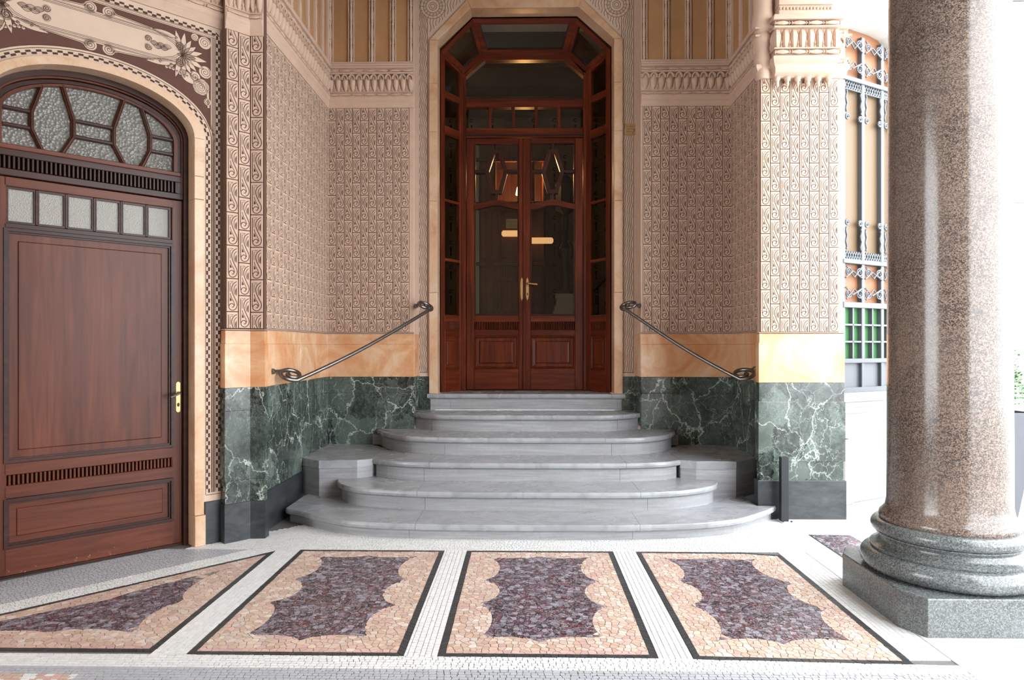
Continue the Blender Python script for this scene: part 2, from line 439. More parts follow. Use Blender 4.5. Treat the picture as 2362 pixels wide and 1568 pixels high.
def jig(c, v):
    k = 1+random.uniform(-v, v); return tuple(min(1, x*k) for x in c[:3])
WHT_T = lin(226, 227, 226); GRY_T = lin(176, 179, 184); BLK_T = lin(58, 60, 62); PCH = [lin(204, 180, 163), lin(197, 168, 150), lin(214, 199, 188), lin(202, 172, 161), lin(208, 186, 170)]
PNK = lin(204, 170, 160); PUR = [lin(74, 56, 63), lin(100, 88, 96), lin(62, 46, 51), lin(84, 48, 50), lin(136, 131, 139), lin(52, 44, 48), lin(110, 102, 110), lin(92, 66, 70)]

def rows(t, o, ang, u0, u1, v0, v1, lw, lh, clips, colf, gap=0.003, skip=None, wob=0.18):
    """courses of tesserae in a rotated frame, clipped by half planes (nx,ny,d)"""
    ca, sa = math.cos(ang), math.sin(ang)
    v = v0
    while v < v1-1e-6:
        h = min(lh*random.uniform(0.88, 1.12), v1-v); u = u0-random.uniform(0, lw)
        if v1-v-h < lh*0.4: h = v1-v
        while u < u1:
            ww = lw*random.uniform(1-wob*1.6, 1+wob*1.6); sk = random.uniform(-0.12, 0.12)*h
            q = [(u+gap/2+sk, v+gap/2), (u+ww-gap/2+sk*random.uniform(0.4, 1), v+gap/2), (u+ww-gap/2-sk, v+h-gap/2), (u+gap/2-sk, v+h-gap/2)]
            u += ww
            q = [(o[0]+ca*a-sa*b, o[1]+sa*a+ca*b) for a, b in q]
            for c in clips:
                q = clip(q, *c)
                if len(q) < 3: break
            if len(q) < 3: continue
            cx = sum(p[0] for p in q)/len(q); cy = sum(p[1] for p in q)/len(q)
            if skip and skip(cx, cy): continue
            t.put(q, colf(cx, cy))
        v += h

def voronoi(x0, x1, y0, y1, st):
    nx = int((x1-x0)/st)+5; ny = int((y1-y0)/st)+5
    P = [[(x0+(i-2+0.5+random.uniform(-0.42, 0.42))*st, y0+(j-2+0.5+random.uniform(-0.42, 0.42))*st) for i in range(nx)] for j in range(ny)]
    cells = []
    for j in range(2, ny-2):
        for i in range(2, nx-2):
            px, py = P[j][i]; q = [(px-st*1.4, py-st*1.4), (px+st*1.4, py-st*1.4), (px+st*1.4, py+st*1.4), (px-st*1.4, py+st*1.4)]
            for dj in (-2, -1, 0, 1, 2):
                for di in (-2, -1, 0, 1, 2):
                    if di or dj:
                        a, b = P[j+dj][i+di]; nx_, ny_ = a-px, b-py
                        if nx_*nx_+ny_*ny_ > (2.3*st)**2: continue
                        q = clip(q, nx_, ny_, (a*a+b*b-px*px-py*py)/2)
            if len(q) > 2: cells.append((px, py, q))
    return cells

def seg_near(pts, A, B):
    """signed-free nearest point on a closed polyline for an array of points"""
    P = pts[:, None, :]; d = (B-A)[None]; t = ((P-A[None])*d).sum(2)/np.maximum((d*d).sum(2), 1e-12)
    t = np.clip(t, 0, 1)[..., None]; q = A[None]+d*t; dd = ((P-q)**2).sum(2); k = dd.argmin(1)
    return q[np.arange(len(pts)), k], np.sqrt(dd[np.arange(len(pts)), k])
def inside(pts, poly):
    x, y = pts[:, 0], pts[:, 1]; c = np.zeros(len(pts), bool); n = len(poly)
    for i in range(n):
        x1, y1 = poly[i-1]; x2, y2 = poly[i]
        cond = (y1 > y) != (y2 > y)
        xi = (x2-x1)*(y-y1)/((y2-y1) if abs(y2-y1) > 1e-12 else 1e-12)+x1
        c ^= cond & (x < xi)
    return c

def mosaic_panel(outer, star, label):
    """outer: ccw corner polygon; star: ccw list of (point, bulge to next) of the purple field"""
    pan = link('mosaic_panel', None, floor, T3(outer[0][0], outer[0][1], 0)); pan['label'] = label
    t = Tess(); BW = 0.03
    inner = offs(outer, BW); n = len(outer)
    for i in range(n):                                   # black border
        a, b = outer[i], outer[(i+1) % n]; c, d = inner[(i+1) % n], inner[i]
        L = math.dist(a, b); k = max(2, int(L/0.034))
        for j in range(k):
            s0, s1 = (j+0.04)/k, (j+0.96)/k
            lp = lambda p, q, s: (p[0]+(q[0]-p[0])*s, p[1]+(q[1]-p[1])*s)
            t.put([lp(a, b, s0), lp(a, b, s1), lp(d, c, s1), lp(d, c, s0)], jig(BLK_T, 0.18))
    pl = []
    for i, (p, b) in enumerate(star):
        q = star[(i+1) % len(star)][0]; pl += arcpts(p, q, b, 9)
    pl = np.array(pl); A = pl; B = np.roll(pl, -1, 0)
    planes = []
    fld = offs(inner, 0.001)
    for i in range(n):
        a, b = fld[i], fld[(i+1) % n]; e = Vector((b[0]-a[0], b[1]-a[1])).normalized(); planes.append((e.y, -e.x, e.y*a[0]-e.x*a[1]))
    xs = [p[0] for p in outer]; ys = [p[1] for p in outer]
    for mode, st in (('p', 0.033), ('u', 0.030)):
        cells = voronoi(min(xs), max(xs), min(ys), max(ys), st)
        ctr = np.array([(c[0], c[1]) for c in cells]); ins = inside(ctr, pl)
        near, dd = seg_near(ctr, A, B)
        for (cx, cy, q), isin, dist in zip(cells, ins, dd):
            if (mode == 'u') != bool(isin) and dist > st*0.75: continue
            if mode == 'p':
                for c in planes:
                    q = clip(q, *c)
                    if len(q) < 3: break
                if len(q) < 3: continue
            if dist < st*1.3:
                q = [(a[0]+(b[0]-a[0])*k/3, a[1]+(b[1]-a[1])*k/3) for a, b in zip(q, q[1:]+q[:1]) for k in range(3)]
                qa = np.array(q); vi = inside(qa, pl); nr, dv = seg_near(qa, A, B)
                bad = (~vi) if mode == 'u' else vi
                qa[bad] = nr[bad]; q = [tuple(p) for p in qa]
                if abs(area2(q)) < 1.1e-4: continue
            mx = sum(p[0] for p in q)/len(q); my = sum(p[1] for p in q)/len(q); g = 0.0016 if mode == 'p' else 0.0011
            q = [(mx+(x-mx)*(1-g/st*2), my+(y-my)*(1-g/st*2)) for x, y in q]
            if mode == 'p':
                low = my < min(ys)+BW+0.026
                t.put(q, jig(PNK if low else random.choice(PCH), 0.12))
            else: t.put(q, jig(random.choice(PUR), 0.2), 1)
    split_build(t, 75, pan, 'tessera', 'tesserae')
    return pan

def star2(dx, cut=False):
    P = [((-1.43+dx, 3.205), 0.07), ((-1.069+dx, 3.225), 0.07), ((-0.695+dx, 3.215), 0.105), ((-0.695+dx, 3.674), 0.105), ((-0.699+dx, 4.063), 0.105),
         ((-0.672+dx, 4.555), 0.045), ((-1.045+dx, 4.54), 0.045), ((-1.42+dx, 4.545), 0.105), ((-1.384+dx, 4.073), 0.105), ((-1.397+dx, 3.705), 0.105)]
    if cut: P[2:6] = [((-0.66+dx, 3.215), 0.105), ((-0.672+dx, 3.674), 0.105), ((-0.699+dx, 4.063), 0.105), ((-0.76+dx, 4.52), 0.035)]
    return P
mosaic_panel([(-1.535, 3.073), (-0.55, 3.073), (-0.55, 4.658), (-1.535, 4.658)], star2(0), 'rectangular mosaic panel beside the triangular panel')
mosaic_panel([(-0.391, 3.073), (0.597, 3.073), (0.597, 4.658), (-0.391, 4.658)], star2(1.143), 'middle rectangular mosaic panel in front of the steps')
mosaic_panel([(0.758, 3.066), (1.711, 3.032), (1.711, 4.597), (1.47, 4.65), (0.758, 4.656)], star2(2.287, True), 'mosaic panel with one clipped corner near the granite column')
hx = math.tan(R(42.2))
P1 = [(-1.703-(4.63-3.092)*hx*1.02, 3.092), (-1.703, 3.092), (-1.703, 4.63)]
mosaic_panel(P1, [((-2.88, 3.215), 0.05), ((-2.33, 3.29), 0.07), ((-1.82, 3.235), 0.105), ((-1.865, 3.71), 0.105), ((-1.80, 4.31), -0.03), ((-2.30, 3.72), -0.015)], 'triangular mosaic panel in front of the wooden side door')

# white courses around the panels
tw = Tess()
def colw(x, y):
    if y < 2.882 and x < -1.9: return jig(random.choice([WHT_T, PCH[0], PNK]), 0.08)
    if y < 2.95: return jig(GRY_T, 0.06)
    return jig(WHT_T, 0.07)
rows(tw, (0, 0), 0, -3.4, 1.905, 2.62, 3.07, 0.030, 0.023, [(0.0357, 1.0, 3.0905), (1, 0, 1.903)], colw)
for a, b in ((-1.70, -1.538), (-0.547, -0.394), (0.60, 0.755)):
    rows(tw, (0, 0), R(90), 3.076, 4.655, -b, -a, 0.033, 0.0262, [], lambda x, y: jig(WHT_T, 0.06))
rows(tw, (0, 0), R(90), 3.03, 5.2, -1.90, -1.714, 0.033, 0.0262, [(0, -1, -3.076)], lambda x, y: jig(WHT_T, 0.05))
TH = R(46); Tn = Vector((math.cos(TH), math.sin(TH))); Nn = Vector((math.sin(TH), -math.cos(TH)))
hd = Vector((P1[2][0]-P1[0][0], P1[2][1]-P1[0][1])).normalized(); hang = math.atan2(hd.y, hd.x)
hn = (hd.y, -hd.x, hd.y*P1[2][0]-hd.x*P1[2][1])           # <= : on the door side of the hypotenuse
def cold(x, y):
    d = hn[2]-(hn[0]*x+hn[1]*y); return jig(WHT_T if d < 0.15 else GRY_T, 0.08)
rows(tw, P1[2], hang, -2.3, 0.06, 0.003, 0.60, 0.024, 0.02, [(0, 1, 4.655)], cold)
S1 = [(-1.90, 5.39), (-1.873, 5.361), (-1.783, 5.31), (-1.584, 5.159), (-1.368, 5.025), (-1.183, 4.966), (-0.974, 4.93), (-0.6, 4.90), (-0.031, 4.896), (0.5, 4.90), (0.809, 4.912), (1.225, 4.97), (1.578, 5.1), (1.849, 5.331), (1.965, 5.455), (2.024, 5.535)]
def under_step(x, y):
    for (x0, y0), (x1, y1) in zip(S1, S1[1:]):
        if x0 <= x <= x1: return y > y0+(y1-y0)*(x-x0)/(x1-x0)+0.10
    return False
rows(tw, (0, 0), 0, -2.35, 1.9, 4.66, 5.62, 0.026, 0.0205, [(-hd.y*0-1, 0, 2.35)], lambda x, y: jig(WHT_T, 0.07), skip=lambda x, y: under_step(x, y) or (Vector((x, y)).dot(Nn) < -4.93))
split_build(tw, 290, floor, 'tessera', 'white_tesserae')
# smooth slabs under the colonnade and the dark inlay behind the column
MB().box(1.905, 2.62, -6, 5.60, ZB-0.02, 0.0).obj('threshold_slab', 'slab', floor)
inl = link('dark_inlay', None, floor, T3(2.1, 4.5, 0))
ti = Tess()
for (cx, cy, q) in voronoi(2.115, 2.395, 4.5, 5.08, 0.03):
    for c in ((-1, 0, -2.112), (1, 0, 2.4), (0, 1, 5.085), (0, -1, -4.5)):
        q = clip(q, *c)
        if len(q) < 3: break
    if len(q) < 3: continue
    mx = sum(p[0] for p in q)/len(q); my = sum(p[1] for p in q)/len(q)
    ti.put([(mx+(x-mx)*0.9, my+(y-my)*0.9) for x, y in q], jig(random.choice(PUR), 0.2), 1)
ti.put([(2.1, 4.5), (2.111, 4.5), (2.111, 5.09), (2.1, 5.09)], BLK_T)
o = Tess.build(ti.p, 'tesserae', inl); o['kind'] = 'stuff'; o.matrix_basis = T3(0, 0, 0.0035); WM[o.name] = T3(0, 0, 0.0035)

# ================================================================== SHELL
ZC = 5.7
tag(MB().box(-9, 2.75, -6, 8.0, ZC, ZC+0.3).obj('ceiling', 'ceil'), 'plain plaster ceiling of the portico', kind='structure')
tag(MB().box(2.0, 2.62, -6, 5.2, 4.3, ZC).obj('trim_4', 'ceil'), 'plastered beam above the colonnade', kind='structure')  # unseen beam, underside lowered to cut daylight reaching the recess
tag(MB().box(2.0, 2.62, -6, 0.3, 0, 4.3).obj('wall_added_shade', 'ceil'), 'added unseen wall cutting daylight from the right beside the viewer', kind='structure')  # unseen wall added to block daylight from behind on the right
tag(MB().box(-9, 2.62, -6.2, -6.0, 0, ZC).obj('wall_front', 'ceil'), 'plaster wall closing the portico behind the viewer', kind='structure')

# ---------------- carved tile (shared mesh): slab + engraved S scroll
TW, THT = 0.085, 0.2467
def tile_mesh(part):
    b = MB(); g = 0.0034
    b.box(g, TW-g, -0.004, 0.004, g, THT-g, 0.0015)
    b.cur = 1; u = TW; y = -0.0046; lw = 0.0047
    sc = lambda pts: [(p[0]*u, p[1]*u) for p in pts]
    b.ribbon(sc([(0.17, 0.5), (0.17, 2.62), (0.56, 2.62)]), lw, y)
    b.ribbon(sc([(0.3, 1.75), (0.3, 2.46), (0.5, 2.5)]), lw*0.8, y)
    b.ribbon(sc(catmull([(0.86, 2.66), (0.62, 2.5), (0.44, 2.15), (0.47, 1.75), (0.66, 1.25), (0.86, 0.8), (0.86, 0.45), (0.7, 0.2), (0.47, 0.13), (0.25, 0.25), (0.2, 0.47), (0.33, 0.68), (0.52, 0.7), (0.62, 0.55), (0.56, 0.4), (0.44, 0.42)], 3)), lw*1.15, y)
    b.ribbon(sc(catmull([(0.84, 2.42), (0.66, 2.2), (0.62, 1.9), (0.7, 1.5)], 3)), lw*0.9, y)
    b.ribbon(sc(catmull([(0.3, 1.6), (0.42, 1.2), (0.6, 0.85), (0.68, 0.55)], 3)), lw*0.9, y)
    b.fill(sc([(0.84, 2.15), (0.74, 1.95), (0.72, 1.78), (0.77, 1.5), (0.84, 1.38)]), y)
    b.fill(sc([(0.27, 0.92), (0.46, 0.97), (0.29, 1.3)]), y)
    me = b.mesh('carved_tile', ['plaster', 'line'])
    if part != 'full':
        bm = bmesh.new(); bm.from_mesh(me)
        geom = list(bm.verts)+list(bm.edges)+list(bm.faces)
        lowkeep = part == 'low'
        bmesh.ops.bisect_plane(bm, geom=geom, plane_co=(0, 0, THT/2+(-0.002 if lowkeep else 0.002)), plane_no=(0, 0, 1), clear_outer=lowkeep, clear_inner=not lowkeep)
        if not lowkeep: bmesh.ops.translate(bm, verts=bm.verts, vec=(0, 0, -THT/2))
        bm.to_mesh(me); bm.free()
    return me
TILE = {k: tile_mesh(k) for k in ('full', 'low', 'top')}
def tile_wall(parent, M, x0, x1, z0, z1, n, start=0, y=0.0, nrows=9):
    w = (x1-x0)/n; h = (z1-z0)/nrows; S = S3(w/TW, 1, h/THT)
    for i in range(n):
        half = (i+start) % 2 == 0
        B = M @ T3(x0+i*w, y-0.004, 0)
        if half:
            link('carved_tile', TILE['top'], parent, B @ T3(0, 0, z0) @ S)
            for k in range(nrows-1): link('carved_tile', TILE['full'], parent, B @ T3(0, 0, z0+h*(k+0.5)) @ S)
            link('carved_tile', TILE['low'], parent, B @ T3(0, 0, z1-h/2) @ S)
        else:
            for k in range(nrows): link('carved_tile', TILE['full'], parent, B @ T3(0, 0, z0+h*k) @ S)

# ---------------- cornice pieces (shared)
def gadroon_mesh():
    b = MB(); L = []
    for z, hw, d in ((0.0, 0.006, 0.006), (0.02, 0.012, 0.012), (0.05, 0.026, 0.028), (0.105, 0.033, 0.036), (0.115, 0.031, 0.034), (0.145, 0.024, 0.022), (0.172, 0.020, 0.014)):
        L.append([(hw*math.cos(a), -d*math.sin(a), z) for a in (math.pi*k/6 for k in range(7))])
    b.loft(L, closed=False, cap=(False, False))
    return b.mesh('gadroon', 'plaster', True)
def dart_mesh():
    b = MB(); b.lathe([(0.001, 0.0), (0.007, 0.012), (0.003, 0.03), (0.011, 0.05), (0.004, 0.075), (0.001, 0.16)], 6); return b.mesh('dart', 'plaster', False)
def hood_mesh():
    b = MB(); A = []; B_ = []
    for k in range(7):
        a = math.pi*k/6; A.append((0.037*math.cos(a), 0.125+0.05*math.sin(a))); B_.append((0.024*math.cos(a), 0.118+0.044*math.sin(a)))
    b.strip(A, B_, -0.040, 0.0); return b.mesh('gadroon_hood', 'plaster')
def bead_mesh():
    b = MB(); P = [(-0.062, 0.004), (-0.056, 0.004), (-0.055, 0.010), (-0.050, 0.010), (-0.049, 0.005), (-0.035, 0.009), (0.0, 0.0125), (0.035, 0.009), (0.049, 0.005), (0.050, 0.010), (0.055, 0.010), (0.056, 0.004), (0.062, 0.004)]
    b.loft([[(x, r*math.cos(a), r*math.sin(a)) for a in (2*math.pi*k/6 for k in range(6))] for x, r in P]); return b.mesh('bead', 'plaster')
def rod_mesh():
    b = MB(); P = []; n = 8; U = 0.185
    for i in range(n):
        z = i*U; P += [(0.011, z), (0.019, z+0.01), (0.011, z+0.02), (0.020, z+0.03), (0.012, z+0.042), (0.017, z+0.06), (0.018, z+0.12), (0.012, z+0.165)]
    b.lathe(P, 8); return b.mesh('turned_rod', 'plaster', True)
GAD, DART, HOOD, BEAD, ROD = gadroon_mesh(), dart_mesh(), hood_mesh(), bead_mesh(), rod_mesh()
def cornice(parent, M, x0, x1, zb, upper=True, y=0.0, n=None, top=None, nrod=None, miter=(0, 0)):
    """moulded band: ogee, beads, gadroons, beads, fascia; then turned rods on tan panels. miter: +1 inner corner, -1 outer corner at (left,right)"""
    prof = [(0.0, 0.0), (-0.012, 0.0), (-0.012, 0.010), (-0.018, 0.022), (-0.022, 0.045), (-0.024, 0.05), (-0.024, 0.062), (-0.034, 0.075), (-0.037, 0.09), (-0.037, 0.105),
            (-0.022, 0.108), (-0.022, 0.145), (-0.034, 0.148), (-0.034, 0.155), (-0.010, 0.157), (-0.010, 0.322), (-0.048, 0.326), (-0.048, 0.34), (-0.026, 0.343), (-0.026, 0.382), (-0.05, 0.385), (-0.05, 0.40),
            (-0.04, 0.412), (-0.04, 0.43), (-0.03, 0.44), (-0.03, 0.452), (0.0, 0.453)]
    co = link('cornice', None, parent, M @ T3(x0, y, zb))
    L = []
    for xx, mi, sg in ((x0, miter[0], 1), (x1, miter[1], -1)):
        L.append([(xx+sg*mi*(-p[0]), y+p[0], zb+p[1]) for p in prof])
    b = MB(); b.loft([l for l in L], (True, True)); b.obj('moulding', 'plaster', co, M)
    n = n or max(1, round((x1-x0)/0.0755)); st = (x1-x0)/n
    for i in range(n):
        X = x0+(i+0.5)*st
        link('gadroon', GAD, co, M @ T3(X, y-0.008, zb+0.155) @ S3(st/0.0755, 1, 0.97))
        link('gadroon_hood', HOOD, co, M @ T3(X, y-0.008, zb+0.155) @ S3(st/0.0755, 1, 0.97))
        if i: link('dart', DART, co, M @ T3(x0+i*st, y-0.014, zb+0.157))
    nb = max(1, round((x1-x0)/0.125)); sb = (x1-x0)/nb
    for i in range(nb):
        for zz, yy in ((0.127, 0.027), (0.362, 0.031)): link('bead', BEAD, co, M @ T3(x0+(i+0.5)*sb, y-yy, zb+zz) @ S3(sb/0.125, 1.2, 1.2))
    if upper:
        z0 = zb+0.452; zt = top or ZC
        MB().box(x0, x1, y-0.004, y+0.02, z0, zt).obj('tan_panel', 'tan', co, M)
        nr = nrod or max(2, round((x1-x0)/0.2)); sr = (x1-x0-0.03)/max(1, nr-1) if nr > 1 else 0
        for i in range(nr):
            X = x0+0.03+i*sr if nr > 1 else (x0+x1)/2
            if X > x1-0.02: X = x1-0.03
            q = MB(); q.box(X-0.03, X-0.021, y-0.022, y, z0, zt); q.box(X+0.021, X+0.03, y-0.022, y, z0, zt); q.obj('rod_fillet', 'plaster', co, M)
            link('turned_rod', ROD, co, M @ T3(X, y-0.012, z0))
    return co

def layer(parent, M, name, mat, x0, x1, z0, z1, out, back=0.02, c=0.003):
    return MB().box(x0, x1, -out, back, z0, z1, c).obj(name, mat, parent, M)
ZG0, ZG1, ZG2, ZO1, ZO2, ZT0, ZT1 = 0.30, 0.93, 1.09, 1.412, 1.515, 1.535, 3.765
def dado(parent, M, x0, x1, zlow=0.0, splits=None, black=True):
    """green marble plinth, honey marble band and brown fillet on a wall between x0 and x1"""
    sp = [x0]+(splits or [])+[x1]
    if black: layer(parent, M, 'base_slab', 'black', x0, x1, 0, ZG0, 0.022)
    for a, b in zip(sp, sp[1:]):
        layer(parent, M, 'dado_slab', 'green', a, b, max(ZG0 if black else zlow, zlow), ZG1, 0.014)
        layer(parent, M, 'dado_slab', 'green', a, b, ZG1, ZG2, 0.008)
        layer(parent, M, 'frieze_slab', 'siena', a, b, ZG2, ZO1, 0.010)
        layer(parent, M, 'frieze_slab', 'siena', a, b, ZO1, ZO2, 0.005)
    q = MB(); q.box(x0, x1, -0.006, 0.01, ZO2, ZT0); q.cur = 1; q.box(x0, x1, -0.0085, 0.01, ZO2+0.004, ZO2+0.008); q.box(x0, x1, -0.0085, 0.01, ZO2+0.013, ZO2+0.016)
    q.obj('fillet', ['plaster', 'line'], parent, M)

YB = 6.78; XL = -1.965; XR = 2.046; XEL, XER = -1.10, 1.15
# back wall of the recess, left and right of the portal
for nm, a, b, lab, st in (('wall_back_left', XL, XEL, 'carved tile wall with marble dado on the side of the wooden side door', 0), ('wall_back_right', XER, XR, 'carved tile wall with marble dado between portal and granite column side', 0)):
    M = frame((0, YB, 0), (1, 0))
    wb = MB().box(a-0.3 if a < 0 else a, b if a < 0 else b+0.3, 0.002, 0.7, 0.3, ZC).obj(nm, 'backing', None, M); tag(wb, lab, kind='structure')
    dado(wb, M, a, b, 0.40, black=False)
    if a < 0:
        tile_wall(wb, M, a+0.004, b-0.05, ZT0, ZT1, 10, st)
        MB().box(b-0.05, b, -0.006, 0.02, ZT0, ZT1, 0.003).obj('edge_strip', 'plaster', wb, M)
    else:
        tile_wall(wb, M, a+0.02, b-0.004, ZT0, ZT1, 10, 0)
        MB().box(a, a+0.02, -0.006, 0.02, ZT0, ZT1, 0.003).obj('edge_strip', 'plaster', wb, M)
    cornice(wb, M, a, b, ZT1, n=12 if a < 0 else 11, nrod=5, miter=((1, 0) if a < 0 else (0, 1)))
    # return towards the portal wall
    Mr = frame((b, YB, 0), (0, 1)) if a < 0 else frame((a, YB+0.32, 0), (0, -1))
    layer(wb, Mr, 'return_slab', 'green', 0, 0.32, 0.6, ZG2, 0.006); layer(wb, Mr, 'return_slab', 'siena', 0, 0.32, ZG2, ZO2, 0.005)
    layer(wb, Mr, 'return_slab', 'plaster', 0, 0.32, ZO2, ZC, 0.003)
# recess side walls
M = frame((XL, 4.98, 0), (0, 1)); Lw = YB-4.98
ws = MB().box(-0.02, Lw, 0.002, 0.3, 0, ZC).obj('wall_left', 'backing', None, M); tag(ws, 'receding carved tile wall between side door pilaster and back wall', kind='structure')
dado(ws, M, 0, Lw, 0.0, [0.95]); tile_wall(ws, M, 0.02, Lw-0.004, ZT0, ZT1, 21, 0)
cornice(ws, M, 0, Lw, ZT1, miter=(0, 1), nrod=9)
M = frame((XR, YB, 0), (0, -1)); Lw = YB-5.62
ws = MB().box(0, Lw, 0.002, 0.3, 0, ZC).obj('wall_right', 'backing', None, M); tag(ws, 'shaded carved tile wall behind the pale pilaster', kind='structure')
dado(ws, M, 0, Lw, 0.0); tile_wall(ws, M, 0.004, Lw, ZT0, ZT1, 12, 1)
cornice(ws, M, 0, Lw, ZT1, miter=(1, 0), nrod=5)

# portal wall: wavy sgraffito strips either side of the stone surround
YP = 7.10
M = frame((0, YP, 0), (1, 0))
wp = MB()
wp.box(-1.5, -0.95, 0.0, 0.12, 0.5, ZC); wp.box(0.95, 1.6, 0.0, 0.12, 0.5, ZC)
wp.face_prism([(-0.95, 4.60), (-0.60, 4.95), (0.60, 4.95), (0.95, 4.60), (0.95, ZC), (-0.95, ZC)][::1], 0.0, 0.12)
wp = tag(wp.obj('wall_back', 'cream', None, M), 'sgraffito wall of wavy lines framing the octagonal portal', kind='structure')
for sx in (-1, 1):
    xa, xb = (0.99, 1.16) if sx > 0 else (-1.13, -0.985)
    layer(wp, M, 'dado_slab', 'green', xa, xb, 0.6, 1.08, 0.01)
    q = MB()
    for k in range(7):
        X = xa+0.016+(xb-xa-0.045)*k/6; ph = k*0.9
        if k in (0, 6): q.ribbon([(X, 1.12), (X, ZC)], 0.005, -0.002)
        else: q.ribbon([(X+0.006*math.sin(z*55+ph*0.4)+0.002*math.sin(z*21+ph), z) for z in np.arange(1.12, ZC, 0.02)], 0.0045, -0.002)
    q.ribbon([(xa+0.016, 1.12), (xb-0.03, 1.12)], 0.005, -0.002)
    q.obj('wavy_sgraffito', 'line', wp, M)
    q = MB()
    for k in range(14):
        X0 = sx*(0.98-0.03*k)
        z0 = 4.64+0.03*k
        q.ribbon([(X0+0.006*math.sin(z*55+k*0.4), z) for z in np.arange(z0+0.03, ZC, 0.02)], 0.0045, -0.002)
    q.obj('wavy_sgraffito', 'line', wp, M)
    q = MB(); cx, cz = sx*0.955, 4.935
    q.face_prism([(cx+0.135*math.cos(a), cz+0.135*math.sin(a)) for a in np.linspace(0, 2*math.pi, 32, endpoint=False)], -0.004, 0)
    q.cur = 1
    for r in (0.022, 0.04, 0.07, 0.10, 0.13):
        q.ribbon([(cx+r*math.cos(a), cz+r*math.sin(a)) for a in np.linspace(0, 2*math.pi, 33)], 0.0045, -0.005)
    for k in range(16):
        a = 2*math.pi*k/16; q.ribbon(spiral(cx+0.084*math.cos(a), cz+0.084*math.sin(a), 0.012, 0.003, a, 1.2, 10), 0.003, -0.005)
        q.ribbon([(cx+0.1*math.cos(a), cz+0.1*math.sin(a)), (cx+0.13*math.cos(a), cz+0.13*math.sin(a))], 0.003, -0.005)
    q.obj('rosette', ['cream', 'line'], wp, M)
pq = MB(); pq.face_prism([(1.036, 3.58), (1.13, 3.58), (1.172, 3.60), (1.172, 3.68), (1.13, 3.70), (1.036, 3.70)], -0.012, 0.0, 0.003)
pq.cur = 1
for (xa, xb, z) in ((1.052, 1.074, 3.668), (1.08, 1.10, 3.668), (1.108, 1.14, 3.668), (1.056, 1.09, 3.64), (1.10, 1.135, 3.64), (1.056, 1.10, 3.614)):
    pq.ribbon([(xa+(xb-xa)*i/8, z+0.004*math.sin(i*2.4)) for i in range(9)], 0.003, -0.0125)
pq.ribbon([(1.118, 3.595), (1.124, 3.61), (1.142, 3.642)], 0.004, -0.0125)
tag(pq.obj('wall_plaque', ['gold', 'line'], None, M), 'small dull gold plaque beside the portal surround', 'plaque')

# ================================================================== PORTAL SURROUND
ZS = 0.90                                    # door sill level
octI = lambda hw, zs, hw2, zt: [(-hw, ZS), (-hw, zs), (-hw2, zt), (hw2, zt), (hw, zs), (hw, ZS)]
M = frame((0, 7.075, 0), (1, 0))
sur = link('trim_1', None, None, T3(0, 7.075, ZS)); tag(sur, 'honey coloured octagonal stone surround of the entrance', kind='structure')
IN = [(-0.905, 4.56), (-0.56, 4.905), (0.56, 4.905), (0.925, 4.56)]
OUT = [(-0.992, 4.596), (-0.597, 4.991), (0.597, 4.991), (1.015, 4.596)]
for sx, xi, xo in ((-1, -0.905, -0.992), (1, 0.925, 1.015)):
    zz = [ZS, 1.95, 2.9, 3.62, 4.12, 4.575]
    for a, b in zip(zz, zz[1:]):
        ex = 0.006 if b < 4.2 else 0
        MB().box(min(xi, xo), max(xi, xo), -ex, 0.24, a+0.001, b-0.001, 0.004).obj('jamb_block', 'portal', sur, M)
P = [(-0.905, 4.577)]+IN[1:3]+[(0.925, 4.577)]; Q = [(-0.992, 4.577)]+OUT[1:3]+[(1.015, 4.577)]
P = [(-0.905, 4.577), (-0.905, 4.56)][:1]+[(-0.56, 4.905), (0.56, 4.905), (0.925, 4.577)]
for i in range(3):
    MB().face_prism([P[i], P[i+1], Q[i+1], Q[i]], 0.0, 0.24, 0.004).obj('head_block', 'portal', sur, M)

# ================================================================== ENTRANCE DOOR (canted timber bay)
door = link('door_1', None, None, T3(0, 7.65, ZS)); tag(door, 'glazed mahogany double door set in a canted octagonal timber bay', kind='structure')
YD, YF = 7.65, 7.30
Md = frame((0, YD, 0), (1, 0))
# flat back frame in the door plane
HW = 0.70
fr = link('bay_frame', None, door, T3(0, YD, ZS))
def fbox(x0, x1, z0, z1, y0=-0.04, y1=0.05, mat='wood_v', name='stile', par=None, c=0.005): return MB().box(x0, x1, y0, y1, z0, z1, c).obj(name, mat, par or fr, Md)
for sx in (-1, 1):
    fbox(min(sx*0.655, sx*HW), max(sx*0.655, sx*HW), ZS, 4.44)
MB().face_prism([(-0.655, 4.44), (-0.655, 4.40), (-0.44, 4.585), (0.44, 4.585), (0.655, 4.40), (0.655, 4.44), (0.467, 4.642), (-0.467, 4.642)], -0.04, 0.05).obj('head_rail', 'wood_h', fr, Md)
for z0, z1 in ((4.06, 4.158), (3.72, 3.828)): fbox(-0.655, 0.655, z0, z1, mat='wood_h', name='transom_rail')
MB().box(-0.655, 0.655, -0.052, -0.04, 3.74, 3.755).obj('bead_strip', 'mould', fr, Md)
for i in range(6):
    X = -0.640+1.28*i/5; 
    if 0 < i < 5: fbox(X-0.018, X+0.018, 3.828, 4.06, name='muntin')
MB().face_prism([(-0.655, 4.158), (0.655, 4.158), (0.655, 4.40), (0.44, 4.585), (-0.44, 4.585), (-0.655, 4.40)], 0.0, 0.006).obj('glass_pane', 'glass', fr, Md)
for i in range(5):
    X = -0.640+1.28*i/5; MB().box(X+0.01, X+0.246, 0.0, 0.006, 3.82, 4.07).obj('glass_pane', 'glass', fr, Md)

